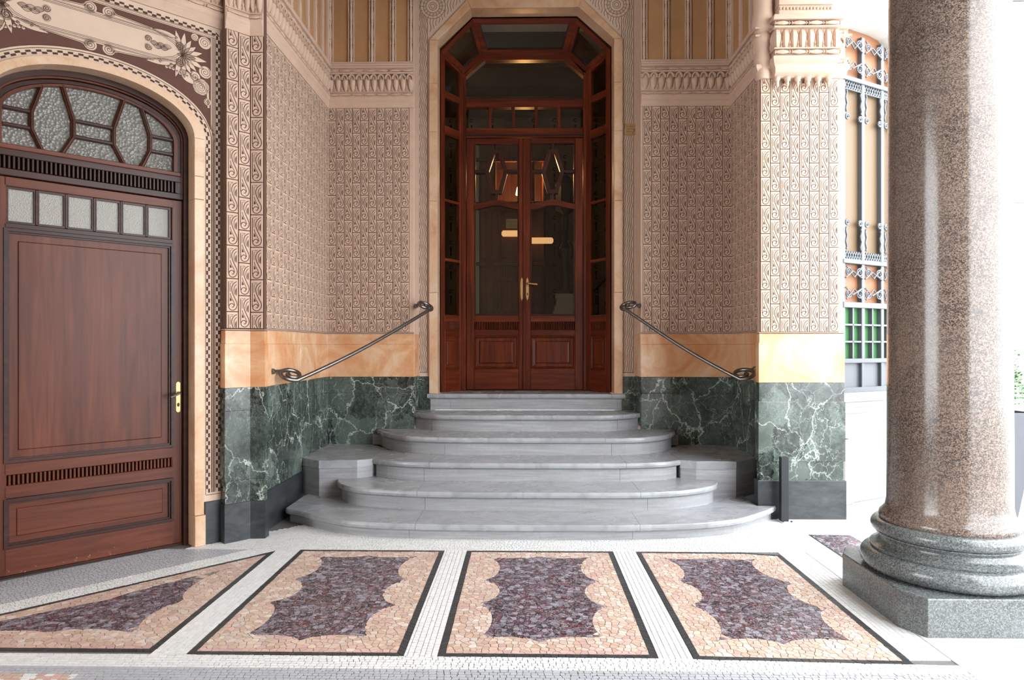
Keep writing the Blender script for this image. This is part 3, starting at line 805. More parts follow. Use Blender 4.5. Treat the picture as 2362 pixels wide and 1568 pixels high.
def leaf(sx):
    lf = link('door_leaf', None, door, T3(sx*0.33, YD, ZS))
    X = lambda a, b: (min(sx*a, sx*b), max(sx*a, sx*b))
    def bx(a, b, z0, z1, mat, name, y0=-0.03, y1=0.03, c=0.005, par=lf): 
        x0, x1 = X(a, b); return MB().box(x0, x1, y0, y1, z0, z1, c).obj(name, mat, par, Md)
    bx(0.003, 0.066, ZS+0.01, 3.715, 'wood_v', 'stile'); bx(0.562, 0.65, ZS+0.01, 3.715, 'wood_v', 'stile')
    for z0, z1 in ((3.655, 3.715), (1.665, 1.738), (1.507, 1.578), (ZS+0.01, 1.145)): bx(0.066, 0.562, z0, z1, 'wood_h', 'rail')
    # wavy middle rail
    A, B = [], []
    for i in range(17):
        t = i/16; x = 0.066+0.496*t; wv = 0.022*math.cos((t-0.5)*2*math.pi)
        A.append((sx*x, 2.975+wv+0.03)); B.append((sx*x, 2.975+wv-0.03))
    MB().strip(A, B, -0.036, 0.03).obj('wavy_rail', 'wood_h', lf, Md)
    # elongated hexagon light
    cx = 0.314; hexp = [(cx-0.05, 3.585), (cx-0.128, 3.345), (cx-0.06, 3.095), (cx+0.06, 3.095), (cx+0.128, 3.345), (cx+0.05, 3.585)]
    hp = [(sx*a, b) for a, b in hexp]
    MB().ring(hp, 0.036, -0.042, 0.03).obj('hexagon_frame', 'mould', lf, Md)
    MB().ring(offs(ccw(hp), 0.03), 0.014, -0.03, 0.03).obj('hexagon_bead', 'wood_h', lf, Md)
    for p, q in (((cx, 3.66), (cx, 3.58)), ((cx, 3.10), (cx, 2.99)), ((0.066, 3.345), (cx-0.115, 3.345)), ((cx+0.115, 3.345), (0.562, 3.345))):
        MB().bar((sx*p[0], p[1]), (sx*q[0], q[1]), 0.04, -0.034, 0.03).obj('muntin', 'mould', lf, Md)
    bx(0.06, 0.57, 2.98, 3.66, 'glass', 'glass_pane', 0.0, 0.006, 0); bx(0.06, 0.57, 1.73, 2.97, 'glass', 'glass_pane', 0.0, 0.006, 0)
    # glazing bead
    for (a, b, z0, z1) in ((0.066, 0.080, 1.738, 2.96), (0.548, 0.562, 1.738, 2.96), (0.066, 0.080, 3.0, 3.655), (0.548, 0.562, 3.0, 3.655)): bx(a, b, z0, z1, 'mould', 'glazing_bead', -0.02, 0.02, 0.004)
    bx(0.066, 0.562, 1.738, 1.752, 'mould', 'glazing_bead', -0.02, 0.02, 0.004)
    # slotted vent
    v = bx(0.066, 0.562, 1.578, 1.665, 'wood_h', 'vent', 0.022, 0.03, 0)
    for i in range(26):
        a = 0.070+i*0.0188; bx(a, a+0.0095, 1.578, 1.665, 'wood_v', 'vent_slat', -0.022, 0.023, 0.003, v)
    # raised panel
    x0, x1 = X(0.066, 0.562)
    q = MB(); q.box(x0, x1, 0.0, 0.02, 1.145, 1.507)
    q.loft([[(x0+a, y, 1.145+a), (x1-a, y, 1.145+a), (x1-a, y, 1.507-a), (x0+a, y, 1.507-a)] for a, y in ((0.001, -0.02), (0.012, -0.026), (0.022, -0.008), (0.055, -0.004), (0.065, -0.02), (0.08, -0.022))], (False, True))
    q.obj('raised_panel', 'wood_v', lf, Md)
    # brass plate and lever
    q = MB(); hx0 = sx*0.031
    out = [(0, -0.13), (0.012, -0.10), (0.017, -0.06), (0.017, 0.07), (0.012, 0.105), (0, 0.135), (-0.012, 0.105), (-0.017, 0.07), (-0.017, -0.06), (-0.012, -0.10)]
    hd_ = link('handle', None, lf, T3(hx0, YD-0.03, 2.03))
    MB().face_prism([(hx0+a, 2.03+b) for a, b in out], -0.036, -0.03, 0.002).obj('handle_plate', 'brass', hd_, Md)
    if sx > 0:
        MB().tube([(hx0, -0.03, 2.09), (hx0, -0.075, 2.09), (hx0+0.01, -0.085, 2.09), (hx0+0.05, -0.085, 2.085), (hx0+0.11, -0.08, 2.08)], [0.008, 0.009, 0.012, 0.011, 0.015], 8).obj('lever', 'brass', hd_, Md, True)
        MB().face_prism([(hx0+a*0.35, 1.975+b*0.12) for a, b in out], -0.0385, -0.03).obj('keyhole', 'black_metal', hd_, Md)
leaf(-1); leaf(1)
MB().box(-0.02, 0.016, -0.042, -0.028, ZS+0.01, 3.715, 0.006).obj('meeting_stile', 'wood_v', door, Md)

# canted side lights
def sidelight(sx):
    a = Vector((sx*0.905 if sx < 0 else 0.925, YF, 0)); b = Vector((sx*HW, YD-0.03, 0))
    if sx < 0: Ms = frame(a, b-a); L = (b-a).length
    else: Ms = frame(b, a-b); L = (b-a).length
    s = link('side_light', None, door, T3(a.x, a.y, ZS))
    zf, zb = 4.56, 4.45
    zt = (lambda x: zf+(zb-zf)*x/L) if sx < 0 else (lambda x: zb+(zf-zb)*x/L)
    def bx(x0, x1, z0, z1, mat, name, y0=-0.02, y1=0.03, c=0.004, par=s): return MB().box(x0, x1, y0, y1, z0, z1, c).obj(name, mat, par, Ms)
    SW = 0.06 if sx < 0 else 0.07
    for x0, x1 in ((0, SW), (L-SW, L)):
        MB().face_prism([(x0, ZS), (x1, ZS), (x1, zt(x1)), (x0, zt(x0))], -0.02, 0.03, 0.004).obj('stile', 'wood_v', s, Ms)
    MB().face_prism([(SW, zt(SW)-0.05), (L-SW, zt(L-SW)-0.05), (L-SW, zt(L-SW)), (SW, zt(SW))], -0.02, 0.03, 0.004).obj('rail', 'wood_h', s, Ms)
    for z0, z1 in ((4.075, 4.15), (3.68, 3.775), (2.955, 2.985), (2.315, 2.345), (1.66, 1.735), (1.50, 1.58), (ZS, 1.14)): bx(SW, L-SW, z0, z1, 'wood_h', 'rail')
    for z0, z1 in ((1.735, 2.315), (2.345, 2.955), (2.985, 3.68), (3.775, 4.075), (4.15, 4.42)): bx(SW-0.005, L-SW+0.005, z0-0.005, z1+0.005, 'glass', 'glass_pane', 0.0, 0.006, 0)
    v = bx(SW, L-SW, 1.58, 1.66, 'wood_h', 'vent', 0.022, 0.03, 0)
    k = int((L-2*SW)/0.02)
    for i in range(k): bx(SW+i*0.02+0.004, SW+i*0.02+0.014, 1.58, 1.66, 'wood_v', 'vent_slat', -0.012, 0.023, 0.002, v)
    q = MB(); x0, x1 = SW, L-SW; q.box(x0, x1, 0.0, 0.02, 1.14, 1.50)
    q.loft([[(x0+e, y, 1.14+e), (x1-e, y, 1.14+e), (x1-e, y, 1.50-e), (x0+e, y, 1.50-e)] for e, y in ((0.001, -0.012), (0.012, -0.016), (0.02, -0.004), (0.05, -0.002), (0.06, -0.012), (0.07, -0.013))], (False, True))
    q.obj('raised_panel', 'wood_v', s, Ms)
sidelight(-1); sidelight(1)
def canted(name, A, B, C_, D, par, w=0.055):
    """framed pane on the quad front-left A, front-right B, back-right C, back-left D"""
    A, B, C_, D = (Vector(p) for p in (A, B, C_, D)); e1 = (B-A).normalized(); nrm = (B-A).cross(D-A).normalized()
    e2 = nrm.cross(e1); o = A
    Mq = Matrix(((e1.x, -nrm.x, e2.x, o.x), (e1.y, -nrm.y, e2.y, o.y), (e1.z, -nrm.z, e2.z, o.z), (0, 0, 0, 1)))
    uv = [((p-o).dot(e1), (p-o).dot(e2)) for p in (A, B, C_, D)]
    g = link(name, None, par, T3(*o))
    MB().ring(uv, w, -0.02, 0.025).obj('pane_frame', 'wood_h', g, Mq)
    MB().ring(offs(ccw(uv), w-0.004), 0.012, -0.008, 0.02).obj('glazing_bead', 'mould', g, Mq)
    MB().face_prism(offs(ccw(uv), w-0.01), 0.0, 0.006).obj('glass_pane', 'glass', g, Mq)
f = lambda x, z: (x, YF, z); k = lambda x, z: (x, YD-0.03, z)
canted('top_light', f(0.56, 4.905), f(-0.56, 4.905), k(-0.467, 4.65), k(0.467, 4.65), door, 0.06)
canted('corner_light', f(-0.56, 4.905), f(-0.905, 4.56), k(-HW, 4.45), k(-0.467, 4.65), door, 0.05)
canted('corner_light', f(0.925, 4.56), f(0.56, 4.905), k(0.467, 4.65), k(HW, 4.45), door, 0.05)
# timber lining between stone and bay
q = MB()
for p, r in zip([(-0.905, ZS)]+IN, IN+[(0.925, ZS)]):
    pass
q.strip([(-0.905, ZS), (-0.905, 4.56), (-0.56, 4.905), (0.56, 4.905), (0.925, 4.56), (0.925, ZS)], [(-0.935, ZS), (-0.935, 4.573), (-0.573, 4.935), (0.573, 4.935), (0.955, 4.573), (0.955, ZS)], YF-7.075-0.02, YF-7.075+0.06)
q.obj('lining', 'mould', door, frame((0, 7.075, 0), (1, 0)))

# ================================================================== STAIRCASE
st = thing('staircase', 'flight of six grey marble steps with rounded ends below the portal', 'stairs', (0, 5.6, 0))
zs = [0.112, 0.262, 0.418, 0.574, 0.732, ZS]; NT = 0.046
fronts = [S1,
 [(-1.60, 5.80), (-1.587, 5.752), (-1.542, 5.64), (-1.437, 5.505), (-1.292, 5.415), (-1.059, 5.355), (-0.82, 5.307), (-0.5, 5.284), (0, 5.28), (0.5, 5.284), (0.873, 5.30), (1.189, 5.365), (1.422, 5.485), (1.56, 5.612), (1.615, 5.74), (1.625, 5.80)],
 [(-1.323, 5.90), (-1.144, 5.80), (-0.912, 5.733), (-0.6, 5.70), (0, 5.694), (0.6, 5.698), (0.978, 5.728), (1.2, 5.79), (1.34, 5.885)],
 [(-1.475, 6.80), (-1.45, 6.70), (-1.311, 6.43), (-1.117, 6.235), (-0.955, 6.165), (-0.6, 6.105), (0, 6.096), (0.6, 6.10), (1.0, 6.13), (1.277, 6.30), (1.42, 6.53), (1.47, 6.70), (1.48, 6.80)],
 [(-1.12, 6.80), (-1.075, 6.76), (-0.913, 6.613), (-0.751, 6.56), (-0.5, 6.537), (0, 6.534), (0.5, 6.537), (0.788, 6.553), (1.0, 6.65), (1.12, 6.76), (1.16, 6.80)],
 [(-1.013, 7.055), (1.04, 7.055)]]
backs = [6.0, 6.0, 6.40, 6.79, 7.09, 7.62]
joints = [(-0.79, 0.83), (-0.84, 0.90), (-0.80, 0.85), (-0.78, 0.72), (-0.86, 0.95), (-0.83, 0.90)]
zprev = 0.0
for i in range(6):
    fp = fronts[i]; fp = catmull(fp, 4) if len(fp) > 2 else fp
    x0, x1 = fp[0][0], fp[-1][0]
    full = list(fp)+[(x1, backs[i]), (x0, backs[i])]
    full = ccw(full)
    if i == 2: full = ccw(list(fp)+[(1.34, backs[2]), (-1.323, backs[2])])
    if i == 0: full = ccw(list(fp)+[(1.875, 5.538), (1.875, backs[0]), (x0, backs[0])])
    body = offs(full, 0.035)
    if i == 4: full = ccw(list(fp)+[(1.14, 6.85), (1.14, 7.09), (-1.095, 7.09), (-1.095, 6.85)]); body = offs(full, 0.035)
    if i == 5: full = ccw([(-1.013, 7.055), (1.04, 7.055), (1.04, 7.099), (0.915, 7.099), (0.915, 7.70), (-0.895, 7.70), (-0.895, 7.099), (-1.013, 7.099)]); body = [(-0.98, 7.085), (1.005, 7.085), (1.005, 7.12), (-0.98, 7.12)]
    jl, jr = joints[i]; z0, z1 = zprev, zs[i]
    def cutmesh(b_, mat, nm, sh):
        base = b_.mesh(nm, mat)
        for a, b in ((None, jl+sh), (jl+sh, jr+sh), (jr+sh, None)):
            bm = bmesh.new(); bm.from_mesh(base)
            for xx, sg in ((a, 1), (b, -1)):
                if xx is None: continue
                r = bmesh.ops.bisect_plane(bm, geom=list(bm.verts)+list(bm.edges)+list(bm.faces), plane_co=(xx+sg*0.0011, 0, 0), plane_no=(-sg, 0, 0), clear_outer=True)
                ed = [e for e in r['geom_cut'] if isinstance(e, bmesh.types.BMEdge)]
                if ed: bmesh.ops.holes_fill(bm, edges=ed)
            me = bpy.data.meshes.new(nm); bm.to_mesh(me); bm.free()
            for m_ in base.materials: me.materials.append(m_)
            if len(me.polygons): link(nm, me, st)
    def dedup(q):
        qq = []
        for p in q:
            if not qq or math.dist(p, qq[-1]) > 1e-4: qq.append(p)
        if math.dist(qq[0], qq[-1]) < 1e-4: qq.pop()
        return ccw(qq)
    p = dedup(full)
    cutmesh(MB().loft([[(x, y, z) for x, y in offs(p, d)] for d, z in ((0.012, z1-NT), (0.003, z1-NT+0.006), (0.0, z1-NT/2), (0.002, z1-0.008), (0.006, z1-0.0015), (0.009, z1))]), 'step', 'tread', 0.0)
    p = dedup(body)
    cutmesh(MB().loft([[(x, y, z) for x, y in offs(p, d)] for d, z in ((0.0, z0), (0.0, z1-NT-0.012), (-0.010, z1-NT-0.004), (-0.012, z1-NT+0.004))]), 'riser', 'riser', 0.06 if i % 2 else -0.05)
    zprev = zs[i]
pods = {-1: [(-1.318, 5.905), (-1.436, 5.832), (-1.757, 5.80), (-1.915, 5.92), (-1.952, 5.96), (-1.952, 6.77), (-1.318, 6.77)],
        1: [(1.336, 5.885), (1.456, 5.82), (1.795, 5.82), (1.985, 5.985), (2.034, 6.03), (2.034, 6.77), (1.336, 6.77)]}
for sx, pl in pods.items():
    p = ccw(pl); cap = [[(x, y, z) for x, y in offs(p, d)] for d, z in ((0.0, 0.362), (0.0, 0.414), (0.003, 0.418))]
    MB().loft(cap).obj('podium_cap', 'step', st)
    MB().prism(offs(p, -0.004) if False else offs(p, 0.004), 0.10, 0.360, 0.0).obj('podium_block', 'riser', st)
    # joint ledge
    MB().loft([[(x, y, z) for x, y in offs(p, d)] for d, z in ((-0.004, 0.352), (-0.004, 0.358), (0.0, 0.362))]).obj('podium_fillet', 'step', st)
# core under the landing
MB().prism([(-1.30, 5.95), (1.32, 5.95), (1.32, 6.77), (-1.30, 6.77)], 0.0, 0.37).obj('core', 'step', st)

# ================================================================== PILASTERS
def plan_layers(root, plan, spec):
    for nm, mat, z0, z1, out in spec:
        p = offs(ccw(plan), -out)
        MB().loft([[(x, y, z) for x, y in offs(p, d)] for d, z in ((0, z0), (0, z1-0.003), (0.003, z1))]).obj(nm, mat, root)
Md2 = frame((Nn.x*-5.08, Nn.y*-5.08, 0), (Tn.x, Tn.y))
pw = lambda s, yo: (Md2 @ Vector((s, yo, 0)))[:2]
A_, B_ = pw(1.98, -0.225), pw(2.158, -0.225)
planL = [A_, B_, (-1.895, 4.935), (-1.895, 4.99), (-2.2, 5.15), pw(1.98, -0.10)]
pl = thing('pilaster', 'corner pilaster between the wooden side door and the recess wall', 'pilaster', (-2.05, 4.95, 0))
plan_layers(pl, planL, [('base_slab', 'black', 0, 0.275, 0.012), ('dado_slab', 'green', 0.275, 0.438, 0.002), ('dado_slab', 'green', 0.438, 0.936, 0.010), ('dado_slab', 'green', 0.936, 1.10, 0.006),
    ('frieze_slab', 'siena', 1.10, 1.415, 0.008), ('frieze_slab', 'siena', 1.415, 1.508, 0.003), ('fillet', 'line', 1.508, 1.512, 0.005), ('fillet', 'plaster', 1.512, 1.518, 0.006), ('fillet', 'line', 1.518, 1.521, 0.005), ('shaft', 'backing', 1.521, ZC, -0.002)])
tile_wall(pl, Md2, 1.982, 2.156, 1.524, 3.645, 2, 0, -0.225)
Mf = frame((0, 4.925, 0), (1, 0)); tile_wall(pl, Mf, -1.990, -1.897, 1.524, 3.645, 1, 0, -0.0)
cornice(pl, Md2, 1.975, 2.16, 3.645, y=-0.223, n=3, nrod=2, miter=(0, -0.4)); cornice(pl, Mf, -1.993, -1.895, 3.645, n=2, nrod=1, miter=(-0.4, 0))

pr = thing('pilaster', 'pale pilaster with bracketed capital standing behind the granite column', 'pilaster', (2.24, 5.7, 0))
planR = [(1.901, 5.56), (2.572, 5.56), (2.572, 5.62), (1.901, 5.62)]
plan_layers(pr, planR, [('base_slab', 'black', 0, 0.313, 0.018), ('dado_slab', 'green', 0.313, 0.467, 0.001), ('dado_slab', 'green', 0.467, 0.947, 0.012), ('dado_slab', 'green', 0.947, 1.102, 0.006),
    ('frieze_slab', 'siena', 1.102, 1.425, 0.008), ('frieze_slab', 'siena', 1.425, 1.498, 0.002), ('fillet', 'line', 1.498, 1.502, 0.004), ('fillet', 'plaster', 1.502, 1.508, 0.005), ('shaft', 'plaster', 1.508, ZC, -0.002)])
Mp = frame((0, 5.56, 0), (1, 0)); MB().box(1.904, 2.535, -0.0015, 0.01, 1.508, 3.56).obj('tile_bed', 'backing', pr, Mp)
tile_wall(pr, Mp, 1.906, 2.532, 1.51, 3.555, 8, 0, -0.001)
cornice(pr, Mp, 1.901, 2.572, 3.555, upper=False, n=9, miter=(-1, -1))
Ms_ = frame((1.901, 5.62, 0), (0, -1)); cornice(pr, Ms_, 0.0, 0.06, 3.555, upper=False, miter=(0, -1))
# projecting console
cap = link('console', None, pr, T3(2.24, 5.5, 3.55))
cp = [(-0.012, 0.0, 2.005, 2.452), (0.03, 0.03, 2.0, 2.46), (0.045, 0.06, 1.995, 2.465), (0.05, 0.085, 1.985, 2.475), (0.075, 0.11, 1.97, 2.49), (0.085, 0.125, 1.965, 2.495), (0.085, 0.138, 1.965, 2.495)]
b = MB(); b.loft([[(x0, -o_-0.05, 3.55+dz), (x1, -o_-0.05, 3.55+dz), (x1, 0.0, 3.55+dz), (x0, 0.0, 3.55+dz)] for o_, dz, x0, x1 in cp]); b.obj('cavetto', 'plaster', cap, Mp)
b = MB(); b.box(1.985, 2.475, -0.115, 0, 3.688, 3.925); b.obj('console_core', 'plaster', cap, Mp)
for z0, z1, o_, e in ((3.738, 3.748, 0.15, 0.0), (3.905, 3.918, 0.155, 0.0), (3.965, 3.985, 0.165, 0.01), (3.985, 4.005, 0.15, 0.0), (4.005, 4.02, 0.13, -0.01)):
    MB().box(1.965-e, 2.495+e, -o_, 0, z0, z1, 0.003).obj('console_fillet', 'plaster', cap, Mp)
for i in range(4):
    for z in (3.714, 3.942): link('bead', BEAD, cap, Mp @ T3(1.965+0.53*(i+0.5)/4, -0.14, z) @ S3(1.05, 1.4, 1.4))
def egg_mesh():
    b = MB(); L = []
    for z, hw, d in ((0.0, 0.008, 0.01), (0.03, 0.022, 0.024), (0.065, 0.030, 0.034), (0.095, 0.031, 0.036), (0.125, 0.024, 0.022), (0.15, 0.012, 0.006)):
        L.append([(hw, 0, z), (hw*0.55, -d, z), (-hw*0.55, -d, z), (-hw, 0, z)])
    b.loft(L, closed=False, cap=(False, False)); return b.mesh('faceted_leaf', 'plaster')
EGG = egg_mesh()
for i in range(8):
    link('faceted_leaf', EGG, cap, Mp @ T3(1.965+0.53*(i+0.5)/8, -0.118, 3.75))
    if i: link('dart', DART, cap, Mp @ T3(1.965+0.53*i/8, -0.118, 3.75))
for s_ in (0, 1):
    Mx = frame((1.985, 5.56, 0), (0, -1)) if s_ == 0 else frame((2.475, 5.445, 0), (0, 1))
    for i in range(2): link('faceted_leaf', EGG, cap, Mx @ T3(0.03+0.06*i, 0, 3.75) @ S3(0.9, 0.8, 1))
DROP = MB(); DROP.lathe([(0.004, -0.075), (0.013, -0.062), (0.016, -0.05), (0.010, -0.038), (0.018, -0.03), (0.024, -0.018), (0.026, 0.0)], 10); DROP = DROP.mesh('drop', 'plaster', True)
for i in range(6): link('drop', DROP, cap, Mp @ T3(2.025+0.41*i/5, -0.045, 3.55))
MB().box(2.02, 2.44, -0.10, 0.0, 4.02, ZC, 0.004).obj('console_post', 'plaster', cap, Mp)
MB().box(2.015, 2.445, -0.118, 0.0, 4.10, 4.115).obj('console_fillet', 'plaster', cap, Mp)
PEARL = MB(); PEARL.lathe([(0.002, -0.012), (0.009, -0.008), (0.012, 0), (0.009, 0.008), (0.002, 0.012)], 8); PEARL = PEARL.mesh('pearl', 'plaster', True)
for i in range(16): link('pearl', PEARL, cap, Mp @ T3(2.03+0.40*i/15, -0.104, 4.075))
MB().lathe([(0.05, 3.55), (0.062, 3.6), (0.05, 3.64), (0.075, 3.70), (0.06, 3.78), (0.085, 3.86), (0.06, 3.92), (0.09, 3.98), (0.075, 4.1), (0.08, ZC)], 16, (1.93, 5.57)).obj('colonnette', 'plaster', pr, None, True)

# ================================================================== SIDE DOOR WALL (turned 46 degrees)
SC = 1.213                                   # door axis along the wall
def ell(a, h, z0, n=40, lo=-1, hi=1): return [(SC+a*math.sin(math.pi/2*t), z0+h*math.cos(math.pi/2*t)) for t in np.linspace(lo, hi, n+1)]
wd = MB()
EX = ell(0.640, 0.345, 2.845)
wd.box(SC+0.640, 2.02, -0.145, 0.1, 0, ZC); wd.box(-3.4, SC-0.640, -0.145, 0.1, 0, ZC)
wd.strip(EX, [(x, ZC) for x, z in EX], -0.145, 0.1)
wd = tag(wd.obj('wall_side', 'cream', None, Md2), 'sgraffito wall around the arched wooden side door', kind='structure')
layer(wd, Md2, 'base_slab', 'black', 1.862, 1.99, 0, 0.30, 0.160, 0.0)
yS = -0.1462
# checker borders
q = MB()
def checks(path, wdt, rows_=2, step=0.028, y=yS):
    d = [0]
    for a, b in zip(path, path[1:]): d.append(d[-1]+math.dist(a, b))
    n = int(d[-1]/step); 
    def at(s):
        i = min(max(np.searchsorted(d, s)-1, 0), len(path)-2); t = (s-d[i])/max(d[i+1]-d[i], 1e-9)
        a, b = Vector(path[i]), Vector(path[i+1]); p = a+(b-a)*t; e = (b-a).normalized(); return p, Vector((-e.y, e.x))
    for k_ in range(n):
        r = k_ % 2
        p0, n0 = at(k_*step); p1, n1 = at((k_+1)*step)
        a0, a1 = (-0.5+r*0.5)*wdt, (r*0.5)*wdt
        q.fill([tuple(p0+n0*a0), tuple(p1+n1*a0), tuple(p1+n1*a1), tuple(p0+n0*a1)], y)
inn = [(1.889, 0.36+i*0.05) for i in range(50)]+[p for p in reversed(ell(0.676, 0.375, 2.845)) if p[1] > 2.82]
inn = inn+[(SC-0.676, 2.8-0.05*i) for i in range(1, 50)]
checks(inn, 0.026)
checks([(1.958, 0.36), (1.958, 3.62), (-0.4, 3.62)], 0.028)
for a, ww in ((0.700, 0.004), (0.716, 0.004), (0.724, 0.003)):
    e = [p for p in reversed(ell(a, 0.399+(a-0.7), 2.845)) if p[1] > 2.83]
    q.ribbon(([(SC+a, 0.36)] if a < 0.72 else [])+e, ww, yS)
for s_ in (1.918, 1.926, 1.934, 1.942, 1.975): q.ribbon([(s_, 0.36), (s_, 3.585 if s_ < 1.95 else 3.64)], 0.003, yS)
for z_ in (3.585, 3.597, 3.604): q.ribbon([(-0.4, z_), (1.935, z_)], 0.003, yS)
q.ribbon([(1.875, 0.345), (1.975, 0.345)], 0.004, yS); q.ribbon([(1.872, 0.345), (1.872, 2.8)], 0.003, yS)
q.obj('checker_border', 'line', wd, Md2)
# spandrel with scroll ornament
q = MB()
up = [(SC+0.705*t, 2.845+0.405*math.sqrt(max(0, 1-t*t))+0.012) for t in np.linspace(-0.985, 0.985, 41)]
q.strip(up, [(x, 3.578) for x, z in up], yS-0.0003, yS+0.001)
q.obj('sgraffito_field', 'field', wd, Md2)
q = MB(); y1, y2 = yS-0.0009, yS-0.0016
def light(pts): q.cur = 0; q.fill(pts, y1)
def line_(pts, w_=0.0034): q.cur = 1; q.ribbon(pts, w_, y2)
def disc(cx, cz, r, sp=1.6, a0=0.0, dr=1):
    light([(cx+r*math.cos(a), cz+r*math.sin(a)) for a in np.linspace(0, 2*math.pi, 18, endpoint=False)])
    line_(spiral(cx, cz, r*0.86, r*0.12, a0, sp*dr, 14))
def petal(cx, cz, ang, l, w_):
    d = Vector((math.cos(ang), math.sin(ang))); n = Vector((-d.y, d.x)); o_ = Vector((cx, cz))
    pts = [tuple(o_+d*l*t+n*w_*s_*math.sin(math.pi*min(1, t*0.92+0.06))) for s_, ts in ((1, np.linspace(0, 1, 7)), (-1, np.linspace(1, 0, 7))) for t in ts]
    light(pts); line_(pts+[pts[0]], 0.0026)
for s_ in (-1, 1):
    X = lambda u: SC+s_*u
    # half of the banner
    light([(X(0), 3.32), (X(0.38), 3.32), (X(0.47), 3.345), (X(0.54), 3.42), (X(0.47), 3.495), (X(0.38), 3.52), (X(0), 3.52)])
    for o_ in (0.0, 0.010, 0.018):
        line_([(X(0), 3.33+o_), (X(0.37), 3.33+o_), (X(0.46-o_), 3.355+o_), (X(0.52-o_*1.4), 3.42), (X(0.46-o_), 3.485-o_), (X(0.37), 3.51-o_), (X(0), 3.51-o_)], 0.0028)
    for zz, dz in ((3.322, -1), (3.518, 1)):
        light([(X(0.02), zz-dz*0.005), (X(0.07), zz+dz*0.035), (X(0.12), zz+dz*0.022), (X(0.33), zz+dz*0.006), (X(0.36), zz-dz*0.005)])
        disc(X(0.052), zz+dz*0.020, 0.036, 1.9, math.pi/2*(1-s_), s_*dz)
        line_([(X(0.08), zz+dz*0.018), (X(0.3), zz+dz*0.004)]); line_([(X(0.08), zz+dz*0.026), (X(0.32), zz+dz*0.010)])
    # inner scales and volutes at the banner end
    for k_ in range(5): petal(X(0.30+0.02*k_), 3.42+0.008*(-1)**k_, 0 if s_ > 0 else math.pi, 0.05, 0.016)
    for dz in (-1, 1): disc(X(0.285), 3.42+dz*0.028, 0.024, 1.8, 0, dz*s_)
    # acanthus fan
    for k_ in range(11):
        a = R(-105+21*k_); a = a if s_ > 0 else math.pi-a
        petal(X(0.50), 3.40, a, 0.145+0.022*math.cos(k_*1.3), 0.019)
    for dz in (-1, 1): disc(X(0.485), 3.40+dz*0.055, 0.034, 2.0, 0, dz*s_)
    petal(X(0.47), 3.40, 0 if s_ > 0 else math.pi, 0.12, 0.018)
    disc(X(0.652), 3.53, 0.042, 2.1, 0, s_); disc(X(0.585), 3.55, 0.024, 1.6, 0, -s_); disc(X(0.655), 3.325, 0.042, 2.1, 1.0, -s_)
    disc(X(0.585), 3.275, 0.036, 1.9, 2.0, s_); disc(X(0.672), 3.12, 0.024, 1.6, 2.0, s_)
    # flower medallion and leaf
    cx, cz = X(0.628), 3.215
    light([(cx+0.056*math.cos(a), cz+0.056*math.sin(a)) for a in np.linspace(0, 2*math.pi, 20, endpoint=False)])
    for r_ in (0.049, 0.038, 0.024, 0.011): line_([(cx+r_*(1+0.12*math.cos(7*a))*math.cos(a), cz+r_*(1+0.12*math.cos(7*a))*math.sin(a)) for a in np.linspace(0, 2*math.pi, 29)], 0.003)
    petal(X(0.49), 3.30, R(-42) if s_ > 0 else R(222), 0.12, 0.032); petal(X(0.47), 3.335, R(-170) if s_ > 0 else R(-10), 0.2, 0.022); petal(X(0.47), 3.51, R(176) if s_ > 0 else R(4), 0.16, 0.018)
    for k_ in range(7): disc(X(0.40+0.022*k_), 3.292-0.004*k_+0.006*math.sin(k_), 0.009, 0.6)
    disc(X(0.43), 3.315, 0.013, 1); disc(X(0.36), 3.318, 0.011, 1)
    light([(X(0.52), 3.30), (X(0.60), 3.275), (X(0.68), 3.20), (X(0.685), 3.08), (X(0.672), 3.08), (X(0.665), 3.2), (X(0.59), 3.26), (X(0.52), 3.285)])
q.obj('scroll_ornament', ['cream', 'line'], wd, Md2)
cornice(wd, Md2, -0.6, 1.985, 3.66, y=-0.147)

# honey stone arch around the side door
sd = link('trim_2', None, None, Md2 @ T3(SC, -0.17, 0)); tag(sd, 'honey marble basket arch surround of the side door', kind='structure')
IA = ell(0.575, 0.298, 2.845, 36); EA = ell(0.640, 0.345, 2.845, 36)
for a, b in ((0, 9), (9, 18), (18, 27), (27, 36)):
    MB().strip(IA[a:b+1], EA[a:b+1], -0.17, -0.03).obj('arch_block', 'portal', sd, Md2)
for sg in (-1, 1):
    for z0, z1, e in ((0, 0.215, 0.008), (0.215, 2.42, 0), (2.42, 2.58, 0), (2.58, 2.845, 0)):
        x0, x1 = SC+sg*0.575, SC+sg*(0.640+e); MB().box(min(x0, x1), max(x0, x1), -0.17-e, -0.03, z0+0.001, z1-0.001, 0.003).obj('jamb_block', 'portal', sd, Md2)

# the side door itself
d2 = link('door_2', None, None, Md2 @ T3(SC, 0, 0)); tag(d2, 'brown mahogany side door with frosted panes and arched fanlight', kind='structure')
df = link('door_frame', None, d2, Md2 @ T3(SC, 0, 0))
def ring_arch(a0, h0, a1, h1, z0, y0, y1, mat, nm, base=0.0):
    A = [(SC-a0, base)]+ell(a0, h0, z0, 36)+[(SC+a0, base)]; B = [(SC-a1, base)]+ell(a1, h1, z0, 36)+[(SC+a1, base)]
    MB().strip(A, B, y0, y1).obj(nm, mat, df, Md2, True, 35)
ring_arch(0.59, 0.312, 0.545, 0.272, 2.835, -0.055, 0.03, 'mould', 'frame_moulding')
ring_arch(0.563, 0.288, 0.535, 0.262, 2.835, -0.035, 0.02, 'dwood_v', 'frame_bead', 2.43)
ring_arch(0.545, 0.270, 0.510, 0.250, 2.82, -0.022, 0.02, 'mould', 'frame_moulding', 2.43)
ring_arch(0.512, 0.252, 0.4875, 0.238, 2.812, -0.03, 0.02, 'dwood_v', 'frame_bead', 2.60)
